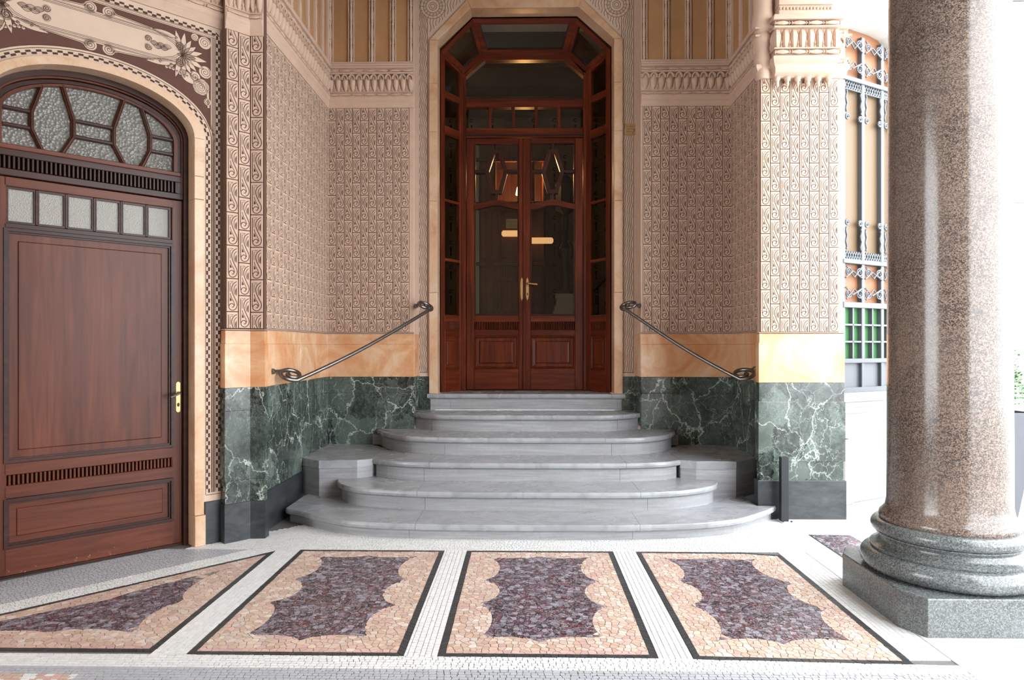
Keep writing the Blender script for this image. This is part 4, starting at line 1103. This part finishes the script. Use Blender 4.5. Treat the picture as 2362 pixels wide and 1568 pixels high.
for za, zb_ in ((2.425, 2.468), (2.545, 2.615)): MB().box(SC-0.545, SC+0.545, -0.03, 0.02, za, zb_, 0.004).obj('transom_bar', 'mould', df, Md2)
for xa, xb in ((SC-0.545, SC-0.505), (SC+0.505, SC+0.545)): MB().box(xa, xb, -0.03, 0.02, 2.468, 2.545).obj('transom_bar', 'mould', df, Md2)
MB().box(SC-0.53, SC+0.53, -0.042, -0.03, 2.585, 2.615, 0.004).obj('transom_bead', 'dwood_h', df, Md2)
v = MB().box(SC-0.505, SC+0.505, 0.012, 0.02, 2.468, 2.545).obj('vent', 'mould', df, Md2)
SL = MB().box(-0.0065, 0.0065, -0.002, 0.047, 0.0, 0.077, 0.003).mesh('vent_slat', 'mould')
for i in range(43): link('vent_slat', SL, v, Md2 @ T3(SC-0.500+i*0.02381, -0.034, 2.468))
# fanlight glass and glazing bars
G = ell(0.4875, 0.238, 2.812, 36)
MB().face_prism([(SC-0.4875, 2.61)]+G+[(SC+0.4875, 2.61)], 0.0, 0.008).obj('fanlight_glass', 'frost', df, Md2)
def zt(x): t = min(1, abs(x-SC)/0.4875); return 2.812+0.238*math.sqrt(1-t*t)
for sg in (-1, 1):
    X = lambda u: SC+sg*u
    hexo = [(0.284, None), (0.338, 2.838), (0.338, 2.736), (0.280, 2.605), (0.181, 2.605), (0.115, 2.731), (0.115, 2.838), (0.176, None)]
    pts = [(X(u), (zt(X(u))+0.012) if z is None else z) for u, z in hexo]
    for a, b in list(zip(pts, pts[1:]))[:]:
        if abs(a[1]-2.605) < 1e-6 and abs(b[1]-2.605) < 1e-6: continue
        MB().bar(a, b, 0.026, -0.024, 0.004, 0.006).obj('glazing_bar', 'dwood_v', df, Md2)
        MB().bar(a, b, 0.012, -0.030, -0.02, 0.003).obj('glazing_bead', 'mould', df, Md2)
    for z in (2.838, 2.736):
        MB().bar((X(0.338), z), (X(0.4875), z), 0.024, -0.022, 0.004).obj('glazing_bar', 'mould', df, Md2)
        if sg > 0: MB().bar((X(-0.115), z), (X(0.115), z), 0.024, -0.022, 0.004).obj('glazing_bar', 'mould', df, Md2)
# leaf
lf = link('door_leaf', None, d2, Md2 @ T3(SC, 0, 0))
def lb(x0, x1, z0, z1, mat, nm, y0=-0.022, y1=0.03, c=0.004, par=None): return MB().box(x0, x1, y0, y1, z0, z1, c).obj(nm, mat, par or lf, Md2)
LX0, LX1 = SC-0.545, SC+0.545
lb(LX0, 0.75, 0.012, 2.42, 'dwood_v', 'stile'); lb(1.690, LX1, 0.012, 2.42, 'dwood_v', 'stile')
for z0, z1, mt in ((2.362, 2.42, 'dwood_h'), (2.110, 2.142, 'mould'), (0.617, 0.69, 'dwood_h'), (0.475, 0.555, 'dwood_h'), (0.012, 0.175, 'dwood_chip')): lb(0.735, 1.700, z0, z1, mt, 'rail')
def sunk(x0, x1, z0, z1, mat, steps, nm):
    b = MB(); b.box(x0, x1, 0.004, 0.02, z0, z1); b.obj('panel_back', mat, lf, Md2)
    b = MB(); b.loft([[(x0+e, y, z0+e), (x1-e, y, z0+e), (x1-e, y, z1-e), (x0+e, y, z1-e)] for e, y in steps], (False, True)); return b.obj(nm, mat, lf, Md2)
def moul(x0, x1, z0, z1, w_=0.018):
    b = MB(); b.ring([(x0, z0), (x1, z0), (x1, z1), (x0, z1)], w_, -0.030, 0.0); b.ring([(x0+w_, z0+w_), (x1-w_, z0+w_), (x1-w_, z1-w_), (x0+w_, z1-w_)], w_*0.6, -0.016, 0.0); b.obj('panel_moulding', 'mould', lf, Md2)
sunk(0.735, 1.700, 0.69, 2.110, 'dwood_v', ((0.0, -0.002), (0.072, -0.002), (0.078, -0.007), (0.084, -0.007)), 'panel'); moul(0.735, 1.700, 0.69, 2.110)
sunk(0.735, 1.700, 0.175, 0.475, 'dwood_h', ((0.0, -0.002), (0.065, -0.002), (0.07, -0.007), (0.076, -0.007)), 'panel'); moul(0.735, 1.700, 0.175, 0.475)
for i in range(6):
    x0 = 0.750+i*0.1565
    MB().box(x0+0.008, x0+0.144, 0.0, 0.006, 2.148, 2.358).obj('glass_pane', 'reeded', lf, Md2)
    MB().ring([(x0-0.003, 2.142), (x0+0.152, 2.142), (x0+0.152, 2.362), (x0-0.003, 2.362)], 0.013, -0.012, 0.004).obj('glazing_bead', 'mould', lf, Md2)
    if i: lb(x0-0.012, x0+0.004, 2.142, 2.362, 'mould', 'muntin', -0.016, 0.01)
v = lb(0.735, 1.700, 0.555, 0.617, 'dwood_h', 'vent', 0.022, 0.03, 0)
SL2 = MB().box(-0.0065, 0.0065, -0.014, 0.027, 0.0, 0.062, 0.003).mesh('vent_slat', 'dwood_v')
for i in range(43): link('vent_slat', SL2, v, Md2 @ T3(0.742+i*0.02264, -0.004, 0.555))
hd2 = link('handle', None, lf, Md2 @ T3(1.729, -0.03, 1.04))
rr = [(0.0095*math.cos(a), 0.0) for a in (0,)]
cap_pts = [(1.729+0.016*math.cos(a), 1.132+0.016*math.sin(a)) for a in np.linspace(0, math.pi, 7)]+[(1.729+0.016*math.cos(a), 0.946+0.016*math.sin(a)) for a in np.linspace(math.pi, 2*math.pi, 7)]
MB().face_prism(cap_pts, -0.028, -0.02, 0.002).obj('handle_plate', 'brass', hd2, Md2)
MB().tube([(1.729, -0.02, 1.072), (1.729, -0.07, 1.072), (1.722, -0.08, 1.070), (1.66, -0.085, 1.045)], [0.007, 0.008, 0.009, 0.010], 8).obj('lever', 'iron', hd2, Md2, True)
MB().face_prism([(1.729+0.009*math.cos(a), 0.985+0.014*math.sin(a)) for a in np.linspace(0, 2*math.pi, 12, endpoint=False)], -0.030, -0.02).obj('lock_cylinder', 'mould', hd2, Md2)
MB().box(LX0-0.05, LX1+0.05, -0.03, 0.1, 0.0, 0.012).obj('sill', 'mould', df, Md2)
MB().box(LX0-0.1, LX1+0.1, 0.09, 0.12, 0.0, 3.2).obj('back_board', 'mould', df, Md2)  # unseen board added to stop sky light leaking behind the door

# ================================================================== HANDRAILS
def handrail(label, sx, wallx, my, mz, p_low, p_up, up_mount):
    h = thing('handrail', label, 'handrail', (p_low[0], p_low[1], mz), 'iron handrails beside the steps')
    a = Vector(p_low); b = Vector(p_up); d = (b-a); hv = Vector((d.x, d.y, 0)).normalized(); dn = d.normalized()
    side = Vector((-hv.y, hv.x, 0)) * (1 if sx < 0 else -1)          # towards the wall
    # straight bar with a slight sag, then volutes
    bar = []
    for i in range(15):
        t = i/14; p = a+d*t; p.z -= 0.035*math.sin(math.pi*t)*(1-0.35*t); bar.append(p)
    low = []                                                          # lower volute: swings round towards the wall and curls back over the bar
    e1 = hv; e2 = (side+Vector((0, 0, 0.75))).normalized()
    for i in range(34):
        t = i/33; ang = t*math.pi*2*1.45; r = 0.060*(1-t)**0.85+0.016
        c = a+e2*0.076
        low.append(c-e1*(r*1.5*math.sin(ang))-e2*(r*math.cos(ang)))
    top = []
    for i in range(32):
        t = i/31; ang = t*math.pi*2*1.4; r = 0.060*(1-t)**0.85+0.016
        c = b+e2*0.076
        top.append(c+e1*(r*1.3*math.sin(ang))-e2*(r*math.cos(ang)))
    pts = [tuple(p) for p in reversed(low)]+[tuple(p) for p in bar[1:-1]]+[tuple(p) for p in top]
    MB().tube(pts, [0.0165]*len(pts), 8).obj('rail', 'iron', h, None, True, 60)
    for m_, base in ((low[11], Vector((wallx, my, mz))), (top[11], Vector(up_mount))):
        MB().tube([tuple(m_), tuple((m_+base)/2), tuple(base)], [0.010, 0.009, 0.012], 8).obj('bracket', 'iron', h, None, True)
        dirn = (base-m_).normalized()
        MB().tube([tuple(base-dirn*0.03), tuple(base-dirn*0.02), tuple(base-dirn*0.004), tuple(base)], [0.010, 0.022, 0.024, 0.02], 10).obj('rosette', 'iron', h, None, True)
    return h
handrail('wrought iron handrail on the wall beside the wooden side door', -1, -1.953, 5.24, 1.20, (-1.80, 5.36, 1.125), (-0.93, 6.62, 1.745), (-1.085, 6.772, 1.79))
handrail('wrought iron handrail ending by the pale pilaster', 1, 2.036, 6.06, 1.195, (1.86, 5.93, 1.11), (0.985, 6.62, 1.745), (1.14, 6.772, 1.79))

# ================================================================== GRANITE COLUMN
CX, CY = 2.285, 3.73
col = thing('column', 'polished pink granite column on a dark moulded base', 'column', (CX, CY, 0))
Mc = T3(CX, CY, 0)
hw, ch = 0.425, 0.11
pp = [(-hw, -hw+ch*1.15), (-hw+ch*0.65, -hw), (hw-ch*0.65, -hw), (hw, -hw+ch*1.15), (hw, hw-ch*1.15), (hw-ch*0.65, hw), (-hw+ch*0.65, hw), (-hw, hw-ch*1.15)]
MB().prism(pp, 0, 0.186, 0.005).obj('plinth', 'dark_granite', col, Mc)
def prof(c, r, a0, a1, n=8): return [(c[0]+r*math.cos(R(a0+(a1-a0)*i/n)), c[1]+r*math.sin(R(a0+(a1-a0)*i/n))) for i in range(n+1)]
low_t = [(0.30, 0.186)]+prof((0.372, 0.240), 0.054, -90, 90, 12)+[(0.375, 0.300), (0.375, 0.312)]
MB().lathe(low_t, 72).obj('lower_torus', 'dark_granite', col, Mc, True)
MB().lathe([(0.375, 0.312), (0.352, 0.318), (0.332, 0.335), (0.328, 0.352), (0.336, 0.366), (0.345, 0.370), (0.345, 0.378)], 72).obj('scotia', 'dark_granite', col, Mc, True)
MB().lathe([(0.30, 0.378)]+prof((0.335, 0.415), 0.036, -85, 90, 10)+[(0.30, 0.452)], 72).obj('upper_torus', 'dark_granite', col, Mc, True)
MB().lathe([(0.30, 0.450), (0.327, 0.450), (0.331, 0.462), (0.327, 0.485), (0.320, 0.492), (0.300, 0.515), (0.292, 0.56), (0.291, 0.75), (0.288, 2.2), (0.281, 3.6), (0.275, 5.05)], 72).obj('shaft', 'granite', col, Mc, True)

# ================================================================== BOLLARD
bo = thing('bollard', 'short black steel post in front of the pale pilaster', 'bollard', (2.062, 5.47, 0))
MB().box(2.034, 2.09, 5.443, 5.498, 0.006, 0.515, 0.0).obj('post', 'black_metal', bo)
MB().box(2.03, 2.115, 5.41, 5.525, 0.0, 0.008).obj('base_plate', 'slab', bo)
for x, y in ((2.04, 5.425), (2.105, 5.425), (2.105, 5.515)): MB().lathe([(0.008, 0.008), (0.008, 0.016), (0.005, 0.018)], 8, (x, y)).obj('bolt', 'black_metal', bo)

# ================================================================== COURTYARD
tag(MB().box(2.62, 16, -8, 14, -0.3, -0.002).obj('ground', 'pave'), 'pale stone paving of the open courtyard', kind='structure')
th = R(30); Bt = Vector((math.cos(th), math.sin(th))); Mb = frame((2.911, 6.13, 0), (Bt.x, Bt.y))
bw = MB()
bw.box(-0.40, 0.85, 0.04, 0.3, 0, 0.98); bw.box(-0.40, -0.16, 0.0, 0.3, 0.98, 6.5); bw.box(0.62, 0.85, 0.0, 0.3, 0.98, 6.5)
arc = [(-0.16, 4.19), (0.0, 4.225), (0.2, 4.235), (0.4, 4.205), (0.62, 4.12)]
bw.strip(arc, [(x, 6.5) for x, z in arc], -0.10, 0.3)
bw = tag(bw.obj('wall_courtyard', 'white', None, Mb), 'white plaster courtyard wall around the coloured glass window', kind='structure')
layer(bw, Mb, 'stucco_base', 'stucco', -0.10, 0.85, 0.0, 0.57, 0.0, 0.05); layer(bw, Mb, 'stucco_pier', 'white', -0.13, -0.02, 0.0, 0.57, 0.03, 0.05)
layer(bw, Mb, 'sill', 'white', -0.2, 0.7, 0.905, 0.985, 0.06, 0.05, 0.01); layer(bw, Mb, 'sill', 'white', -0.2, 0.7, 0.85, 0.905, 0.03, 0.05, 0.01); layer(bw, Mb, 'sill', 'white', -0.2, 0.7, 0.80, 0.85, 0.02, 0.05, 0.01)
wn = link('window_1', None, None, Mb @ T3(0.2, 0, 0.98)); tag(wn, 'tall iron framed window with amber and green glass', kind='structure')
posts = [-0.145, 0.130, 0.412, 0.60]
for x in posts: MB().box(x-0.022, x+0.022, -0.025, 0.02, 0.985, 4.16, 0.004).obj('iron_post', 'grey_iron', wn, Mb)
for z0, z1 in ((0.985, 1.03), (1.245, 1.285), (1.735, 1.785), (2.125, 2.16), (3.735, 3.775)): MB().box(-0.16, 0.62, -0.035, 0.02, z0, z1, 0.004).obj('iron_rail', 'grey_iron', wn, Mb)
for a, b in zip(posts, posts[1:]):
    MB().box(a, b, 0.004, 0.03, 0.985, 1.26, 0).obj('panel', 'grey_iron', wn, Mb)
    MB().box(a, b, 0.018, 0.028, 2.14, 3.76, 0).obj('glass_pane', 'gtan', wn, Mb)
    MB().box(a, b, 0.018, 0.028, 1.76, 2.14, 0).obj('glass_pane', 'gorange', wn, Mb)
    MB().box(a, b, 0.018, 0.028, 3.76, 4.22, 0).obj('glass_pane', 'gorange', wn, Mb)
    mid = (a+b)/2
    for k_ in range(3):
        z0 = 1.285+k_*0.15
        for x0, x1 in ((a, mid), (mid, b)): MB().box(x0, x1, 0.018, 0.028, z0, z0+0.15, 0).obj('glass_pane', 'ggreen', wn, Mb)
        if k_: MB().box(a, b, -0.02, 0.02, z0-0.008, z0+0.008).obj('glazing_bar', 'grey_iron', wn, Mb)
    MB().box(mid-0.008, mid+0.008, -0.02, 0.02, 1.285, 1.735).obj('glazing_bar', 'grey_iron', wn, Mb)
    # diagonal scrollwork
    for zc, hh in ((1.955, 0.17), (3.97, 0.19)):
        b_ = MB()
        for sg in (-1, 1):
            b_.tube([(a+0.03, -0.03, zc+sg*hh*0.85), (mid, -0.03, zc+sg*hh*0.30), (b-0.03, -0.03, zc+sg*hh*0.85)], 0.007, 6)
            b_.tube([(a+0.02, -0.03, zc+sg*hh*0.25), (mid-0.02, -0.03, zc+sg*hh*0.62), (b-0.02, -0.03, zc+sg*hh*0.25)], 0.007, 6)
            for cx, dr in ((a+0.06, 1), (b-0.06, -1)):
                b_.tube([(x, -0.03, z) for x, z in spiral(cx, zc+sg*hh*0.55, 0.042, 0.008, math.pi/2*(1-dr), 1.7*dr*sg, 12)], 0.006, 6)
        b_.obj('scrollwork', 'grey_iron', wn, Mb)
    # lattice strips
    for z0, z1 in ((2.165, 2.235), (3.665, 3.735)):
        b_ = MB(); nn = 7; w_ = (b-a-0.04)/nn
        for i in range(nn):
            x = a+0.02+i*w_
            b_.bar((x, z0), (x+w_, z1), 0.010, -0.02, -0.008); b_.bar((x, z1), (x+w_, z0), 0.010, -0.02, -0.008)
        b_.bar((a, z0), (b, z0), 0.01, -0.02, -0.008)
        b_.obj('lattice', 'grey_iron', wn, Mb)
    for x, sg in ((a+0.035, 1), (b-0.035, -1)):
        for z, dz in ((3.65, -1), (2.25, 1)):
            b_ = MB(); b_.tube([(x+sg*0.008*math.sin(i*1.6), -0.025, z+dz*0.024*i) for i in range(9)], 0.009, 6)
            b_.tube([(px_, -0.025, pz_) for px_, pz_ in spiral(x+sg*0.012, z+dz*0.235, 0.03, 0.006, 0, 1.4, 10)], 0.009, 6)
            b_.obj('finial', 'grey_iron', wn, Mb)
# far facade with louvred shutters
Mfz = frame((0, 9.0, 0), (1, 0))
bd = thing('building', 'white rendered house front with louvred shutters across the courtyard', 'building', (6.5, 9.0, 0))
for fx0, fx1, fz0, fz1 in ((3.6, 6.12, 0, 9), (7.5, 12, 0, 9), (6.12, 7.5, 0, 3.3), (6.12, 7.5, 5.9, 9)): MB().box(fx0, fx1, 0.03, 0.5, fz0, fz1).obj('facade', 'white', bd, Mfz)
MB().box(6.12, 7.5, 0.45, 0.5, 3.3, 5.9).obj('window_opening', 'white', bd, Mfz)
zc = [0, 0.49, 0.947, 1.40, 1.868, 2.33, 2.81, 3.26]
for a, b in zip(zc, zc[1:]): MB().box(3.6, 12, -0.02, 0.05, a, b-0.035, 0.008).obj('rustication_course', 'white', bd, Mfz)
MB().box(3.6, 6.12, -0.01, 0.05, 3.225, 9).obj('wall', 'white', bd, Mfz); MB().box(7.5, 12, -0.01, 0.05, 3.225, 9).obj('wall', 'white', bd, Mfz); MB().box(6.12, 7.5, -0.01, 0.05, 5.9, 9).obj('wall', 'white', bd, Mfz)
MB().box(6.05, 7.6, -0.12, 0.05, 3.26, 3.33, 0.01).obj('window_sill', 'pave', bd, Mfz)
for z0, z1, x0 in ((3.40, 4.56, 6.20), (4.62, 5.66, 6.13)):
    sh = link('shutter', None, bd, Mfz @ T3(x0, 0, z0))
    MB().ring([(x0, z0), (x0+0.7, z0), (x0+0.7, z1), (x0, z1)], 0.05, -0.04, 0.02).obj('shutter_frame', 'white', sh, Mfz)
    n = int((z1-z0-0.1)/0.04)
    SLAT = MB(); SLAT.loft([[(x0+0.05, -0.03, 0.0), (x0+0.05, -0.022, -0.004), (x0+0.05, 0.015, 0.017), (x0+0.05, 0.007, 0.021)], [(x0+0.65, -0.03, 0.0), (x0+0.65, -0.022, -0.004), (x0+0.65, 0.015, 0.017), (x0+0.65, 0.007, 0.021)]]); SLAT = SLAT.mesh('louvre_slat', 'white')
    for i in range(n): link('louvre_slat', SLAT, sh, Mfz @ T3(0, 0, z0+0.055+i*0.04))
# planter with boxwood
pt = thing('planter', 'tall tapered slate grey planter behind the granite column', 'planter', (3.50, 5.50, 0))
def sq(h, z, c=(3.50, 5.50)): return [(c[0]-h, c[1]-h, z), (c[0]+h, c[1]-h, z), (c[0]+h, c[1]+h, z), (c[0]-h, c[1]+h, z)]
MB().loft([sq(0.235, 0), sq(0.345, 0.895), sq(0.32, 0.895), sq(0.305, 0.82)]).obj('pot', 'planter', pt)
MB().loft([sq(0.30, 0.80), sq(0.30, 0.84)]).obj('soil', 'twig', pt)
bx_ = thing('boxwood_shrub', 'small clipped green boxwood growing in the slate grey planter', 'shrub', (3.50, 5.50, 0.84))
MB().tube([(3.50, 5.50, 0.82), (3.51, 5.50, 1.0), (3.50, 5.51, 1.25)], 0.012, 6).obj('stem', 'twig', bx_)
q = MB(); rg = random.Random(3)
for i in range(6500):
    a, b_, r_ = rg.uniform(0, 2*math.pi), math.acos(rg.uniform(-1, 1)), rg.uniform(0.55, 1.0)**0.5
    k_ = 0.38*(1+0.16*math.sin(3*a+5*b_)+0.1*math.sin(7*a))
    c = Vector((3.50+k_*r_*math.sin(b_)*math.cos(a), 5.50+k_*r_*math.sin(b_)*math.sin(a), 1.14+k_*0.72*r_*math.cos(b_)))
    d = Vector((rg.uniform(-1, 1), rg.uniform(-1, 1), rg.uniform(-0.4, 1))).normalized(); e = d.orthogonal().normalized(); l = rg.uniform(0.018, 0.03)
    q.add([c, c+d*l*0.5+e*l*0.35, c+d*l, c+d*l*0.5-e*l*0.35], [(0, 1, 2, 3)])
q.obj('foliage', 'leaf', bx_)['kind'] = 'stuff'

# ================================================================== LOBBY BEHIND THE GLASS
LZ = ZS
Ml = frame((0, 11.2, 0), (1, 0))
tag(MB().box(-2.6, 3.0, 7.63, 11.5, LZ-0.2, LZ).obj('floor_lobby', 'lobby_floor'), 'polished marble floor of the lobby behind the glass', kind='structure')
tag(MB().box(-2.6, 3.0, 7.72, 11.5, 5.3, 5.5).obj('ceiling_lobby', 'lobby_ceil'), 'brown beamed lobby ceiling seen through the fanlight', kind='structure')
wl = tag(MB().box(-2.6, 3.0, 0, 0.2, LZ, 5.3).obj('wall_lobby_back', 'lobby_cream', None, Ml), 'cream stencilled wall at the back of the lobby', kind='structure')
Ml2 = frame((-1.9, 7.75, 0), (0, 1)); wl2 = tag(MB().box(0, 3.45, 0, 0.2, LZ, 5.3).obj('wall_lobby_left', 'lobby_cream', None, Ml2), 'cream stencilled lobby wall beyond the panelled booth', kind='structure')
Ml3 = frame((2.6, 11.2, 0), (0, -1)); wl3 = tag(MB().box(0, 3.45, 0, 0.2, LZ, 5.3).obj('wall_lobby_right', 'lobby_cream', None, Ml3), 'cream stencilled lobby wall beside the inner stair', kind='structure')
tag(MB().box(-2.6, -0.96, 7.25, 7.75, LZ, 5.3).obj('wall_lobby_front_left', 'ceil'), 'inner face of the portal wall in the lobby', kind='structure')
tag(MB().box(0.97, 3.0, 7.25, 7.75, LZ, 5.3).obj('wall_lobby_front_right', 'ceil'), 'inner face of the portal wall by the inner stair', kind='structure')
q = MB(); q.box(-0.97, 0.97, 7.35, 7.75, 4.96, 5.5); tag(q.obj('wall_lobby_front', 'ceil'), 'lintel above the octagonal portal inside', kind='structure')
cm = MB(); cm.ribbon(spiral(0, 0.09, 0.028, 0.022, 0.5, 0.85, 16), 0.012, 0); cm.fill([(-0.014, -0.12), (0.014, -0.12), (0.010, -0.05), (0.018, 0.01), (0, 0.03), (-0.018, 0.01), (-0.010, -0.05)], 0); cm = cm.mesh('stencil_motif', 'motif')
for wl_, Mw, x0, x1 in ((wl, Ml, -1.8, 2.6), (wl2, Ml2, 0.1, 3.3), (wl3, Ml3, 0.1, 3.3)):
    i = 0; x = x0+0.08
    while x < x1:
        z = LZ+0.3+(0.2 if i % 2 else 0)
        while z < 5.1: link('stencil_motif', cm, wl_, Mw @ T3(x, -0.002, z)); z += 0.4
        x += 0.17; i += 1
# ceiling beams
for i, y in enumerate((8.6, 9.7, 10.8)): MB().box(-2.4, 2.9, y-0.12, y+0.12, 5.05, 5.3, 0).obj('ceiling_beam', 'lobby_ceil', bpy.data.objects['ceiling_lobby'])
# panelled porter booth
bo_ = thing('porter_booth', 'dark walnut porter booth with a warmly lit window in the lobby', 'booth', (-0.7, 9.9, LZ))
Mk = frame((0, 9.6, 0), (1, 0)); Z = LZ
def kb(x0, x1, z0, z1, nm='booth_panel', y0=-0.02, y1=0.04, c=0.006, mat='lobby_wood'): return MB().box(x0, x1, y0, y1, z0, z1, c).obj(nm, mat, bo_, Mk)
kb(-0.66, 0.30, Z, 3.40, 'booth_wall', 0.0); kb(-0.66, 0.30, 3.98, 4.3, 'booth_wall', 0.0); kb(-0.66, -0.42, 3.40, 3.98, 'booth_wall', 0.0); kb(0.26, 0.30, 3.40, 3.98, 'booth_post', -0.02)
MB().box(0.26, 0.30, 0.0, 1.55, Z, 4.3).obj('booth_wall', 'lobby_wood', bo_, Mk); MB().box(-0.66, -0.62, 0.0, 1.55, Z, 4.3).obj('booth_wall', 'lobby_wood', bo_, Mk); MB().box(-0.66, 0.30, 1.5, 1.55, Z, 4.3).obj('booth_wall', 'lobby_wood', bo_, Mk)
MB().box(-0.66, 0.30, 0.0, 1.55, 4.26, 4.3).obj('booth_top', 'lobby_wood', bo_, Mk)
for x0, x1 in ((-0.62, -0.38), (-0.33, -0.02), (0.03, 0.27)):
    for z0, z1 in ((1.05, 1.75), (1.9, 2.3), (2.62, 3.28)): kb(x0, x1, z0, z1, y0=-0.03)
for z in (1.80, 2.52, 3.36, 3.98, 4.24): kb(-0.68, 0.32, z, z+0.05, 'booth_moulding', -0.05)
for i in range(20): kb(-0.33+i*0.03, -0.316+i*0.03, 2.38, 2.50, 'booth_slat', -0.04, 0, 0)
for x in (-0.42, -0.08, 0.12): kb(x-0.02, x+0.02, 3.40, 3.98, 'booth_post', -0.02)
kb(-0.70, -0.64, Z, 4.3, 'booth_edge', -0.03, 0.05, 0.004, 'lobby_cream')
kb(-0.45, 0.30, 3.36, 3.41, 'booth_counter', -0.10, 0.3)
# lamp in the booth
lp = thing('table_lamp', 'glowing warm lamp on the booth counter in the lobby', 'lamp', (-0.02, 9.78, 3.41))
MB().lathe([(0.06, 3.41), (0.06, 3.425), (0.012, 3.44), (0.012, 3.56)], 12, (-0.02, 9.78)).obj('lamp_base', 'brass', lp)
MB().lathe([(0.11, 3.56), (0.09, 3.66), (0.05, 3.74)], 14, (-0.02, 9.78)).obj('lamp_shade', 'bulb', lp)
ld = bpy.data.lights.new('lamp_light', 'POINT'); ld.energy = 40; ld.color = (1.0, 0.48, 0.16); ld.shadow_soft_size = 0.08
lo = bpy.data.objects.new('lamp_light', ld); C.objects.link(lo); lo.parent = lp; lo.matrix_parent_inverse = WM[lp.name].inverted(); lo.location = (-0.02, 9.78, 3.82)
gband = thing('glow_bands', 'added glowing amber tubes standing for bright bands on the lobby booth front', 'lamp', (0.0, 9.55, 2.9))  # added glow in place of bright amber bands, no known lamp
for (x0, x1, z) in ((-0.32, -0.02, 2.96), (0.03, 0.40, 2.86)):
    MB().tube([(x0, -0.10, z), (x0+0.02, -0.10, z), (x1-0.02, -0.10, z), (x1, -0.10, z)], [0.02, 0.045, 0.045, 0.02], 10).obj('band_tube', 'band_glow', gband, Mk, True)
    MB().box((x0+x1)/2-0.02, (x0+x1)/2+0.02, -0.10, 0.0, z-0.015, z+0.015).obj('band_arm', 'brass', gband, Mk)
# picture on the booth
pc = thing('picture', 'small framed pale picture hung on the lit booth panel', 'picture', (-0.2, 9.57, 3.05))
MB().ring([(-0.26, 3.04), (-0.10, 3.04), (-0.10, 3.17), (-0.26, 3.17)], 0.02, -0.055, -0.028).obj('picture_frame', 'brass', pc, Mk)
MB().box(-0.245, -0.115, -0.045, -0.028, 3.055, 3.155).obj('print', 'lobby_cream', pc, Mk)
# inner stair: newel pedestal, lamp standard, steps and string
nw = thing('newel_pedestal', 'stacked pale stone newel pedestal at the foot of the inner stair', 'pedestal', (0.55, 9.2, LZ))
for h, z0, z1 in ((0.17, LZ, 1.86), (0.15, 1.86, 1.93), (0.125, 1.93, 2.03), (0.14, 2.03, 2.09)): MB().loft([sq(h, z0, (0.55, 9.2)), sq(h, z1, (0.55, 9.2))]).obj('pedestal_block', 'slab', nw)
ls = thing('lamp_standard', 'black wrought iron lamp standard on the stone newel', 'lamp post', (0.55, 9.2, 2.09))
MB().lathe([(0.10, 2.09), (0.085, 2.13), (0.055, 2.17), (0.05, 2.35), (0.065, 2.62), (0.09, 2.70), (0.05, 2.77), (0.04, 3.0), (0.055, 3.1), (0.03, 3.16)], 12, (0.55, 9.2)).obj('standard', 'black_metal', ls, None, True)
for k_ in range(4):
    a = k_*math.pi/2+0.5; MB().tube([(0.55+r_*math.cos(a), 9.2+r_*math.sin(a), z) for r_, z in ((0.03, 2.5), (0.10, 2.58), (0.12, 2.72), (0.06, 2.8))], 0.012, 6).obj('scroll_arm', 'black_metal', ls)
MB().lathe([(0.03, 3.16), (0.13, 3.22), (0.13, 3.28), (0.13, 3.52), (0.14, 3.56), (0.05, 3.68)], 6, (0.55, 9.2)).obj('lantern', 'black_metal', ls)
sr = thing('inner_stair', 'pale inner stair rising behind the lobby newel', 'stairs', (1.4, 9.6, LZ))
for i in range(9): MB().box(0.83+0.18*i, 2.58, 9.35, 10.6, LZ+0.16*i, LZ+0.16*(i+1), 0.004).obj('stair_step', 'slab', sr)
MB().face_prism([(0.82, LZ), (2.58, LZ), (2.58, LZ+1.95), (2.40, LZ+1.95), (0.82, LZ+0.5)], -0.02, 0.02).obj('stair_string', 'lobby_cream', sr, frame((0, 9.32, 0), (1, 0)))
MB().tube([(0.7, 9.32, LZ+1.05), (2.5, 9.32, LZ+2.65)], 0.03, 8).obj('stair_rail', 'black_metal', sr, None, True)
for i in range(11):
    x = 0.85+0.15*i; MB().tube([(x, 9.32, LZ+0.5+0.9*(x-0.75)), (x, 9.32, LZ+1.07+0.889*(x-0.75))], 0.010, 6).obj('baluster', 'black_metal', sr)
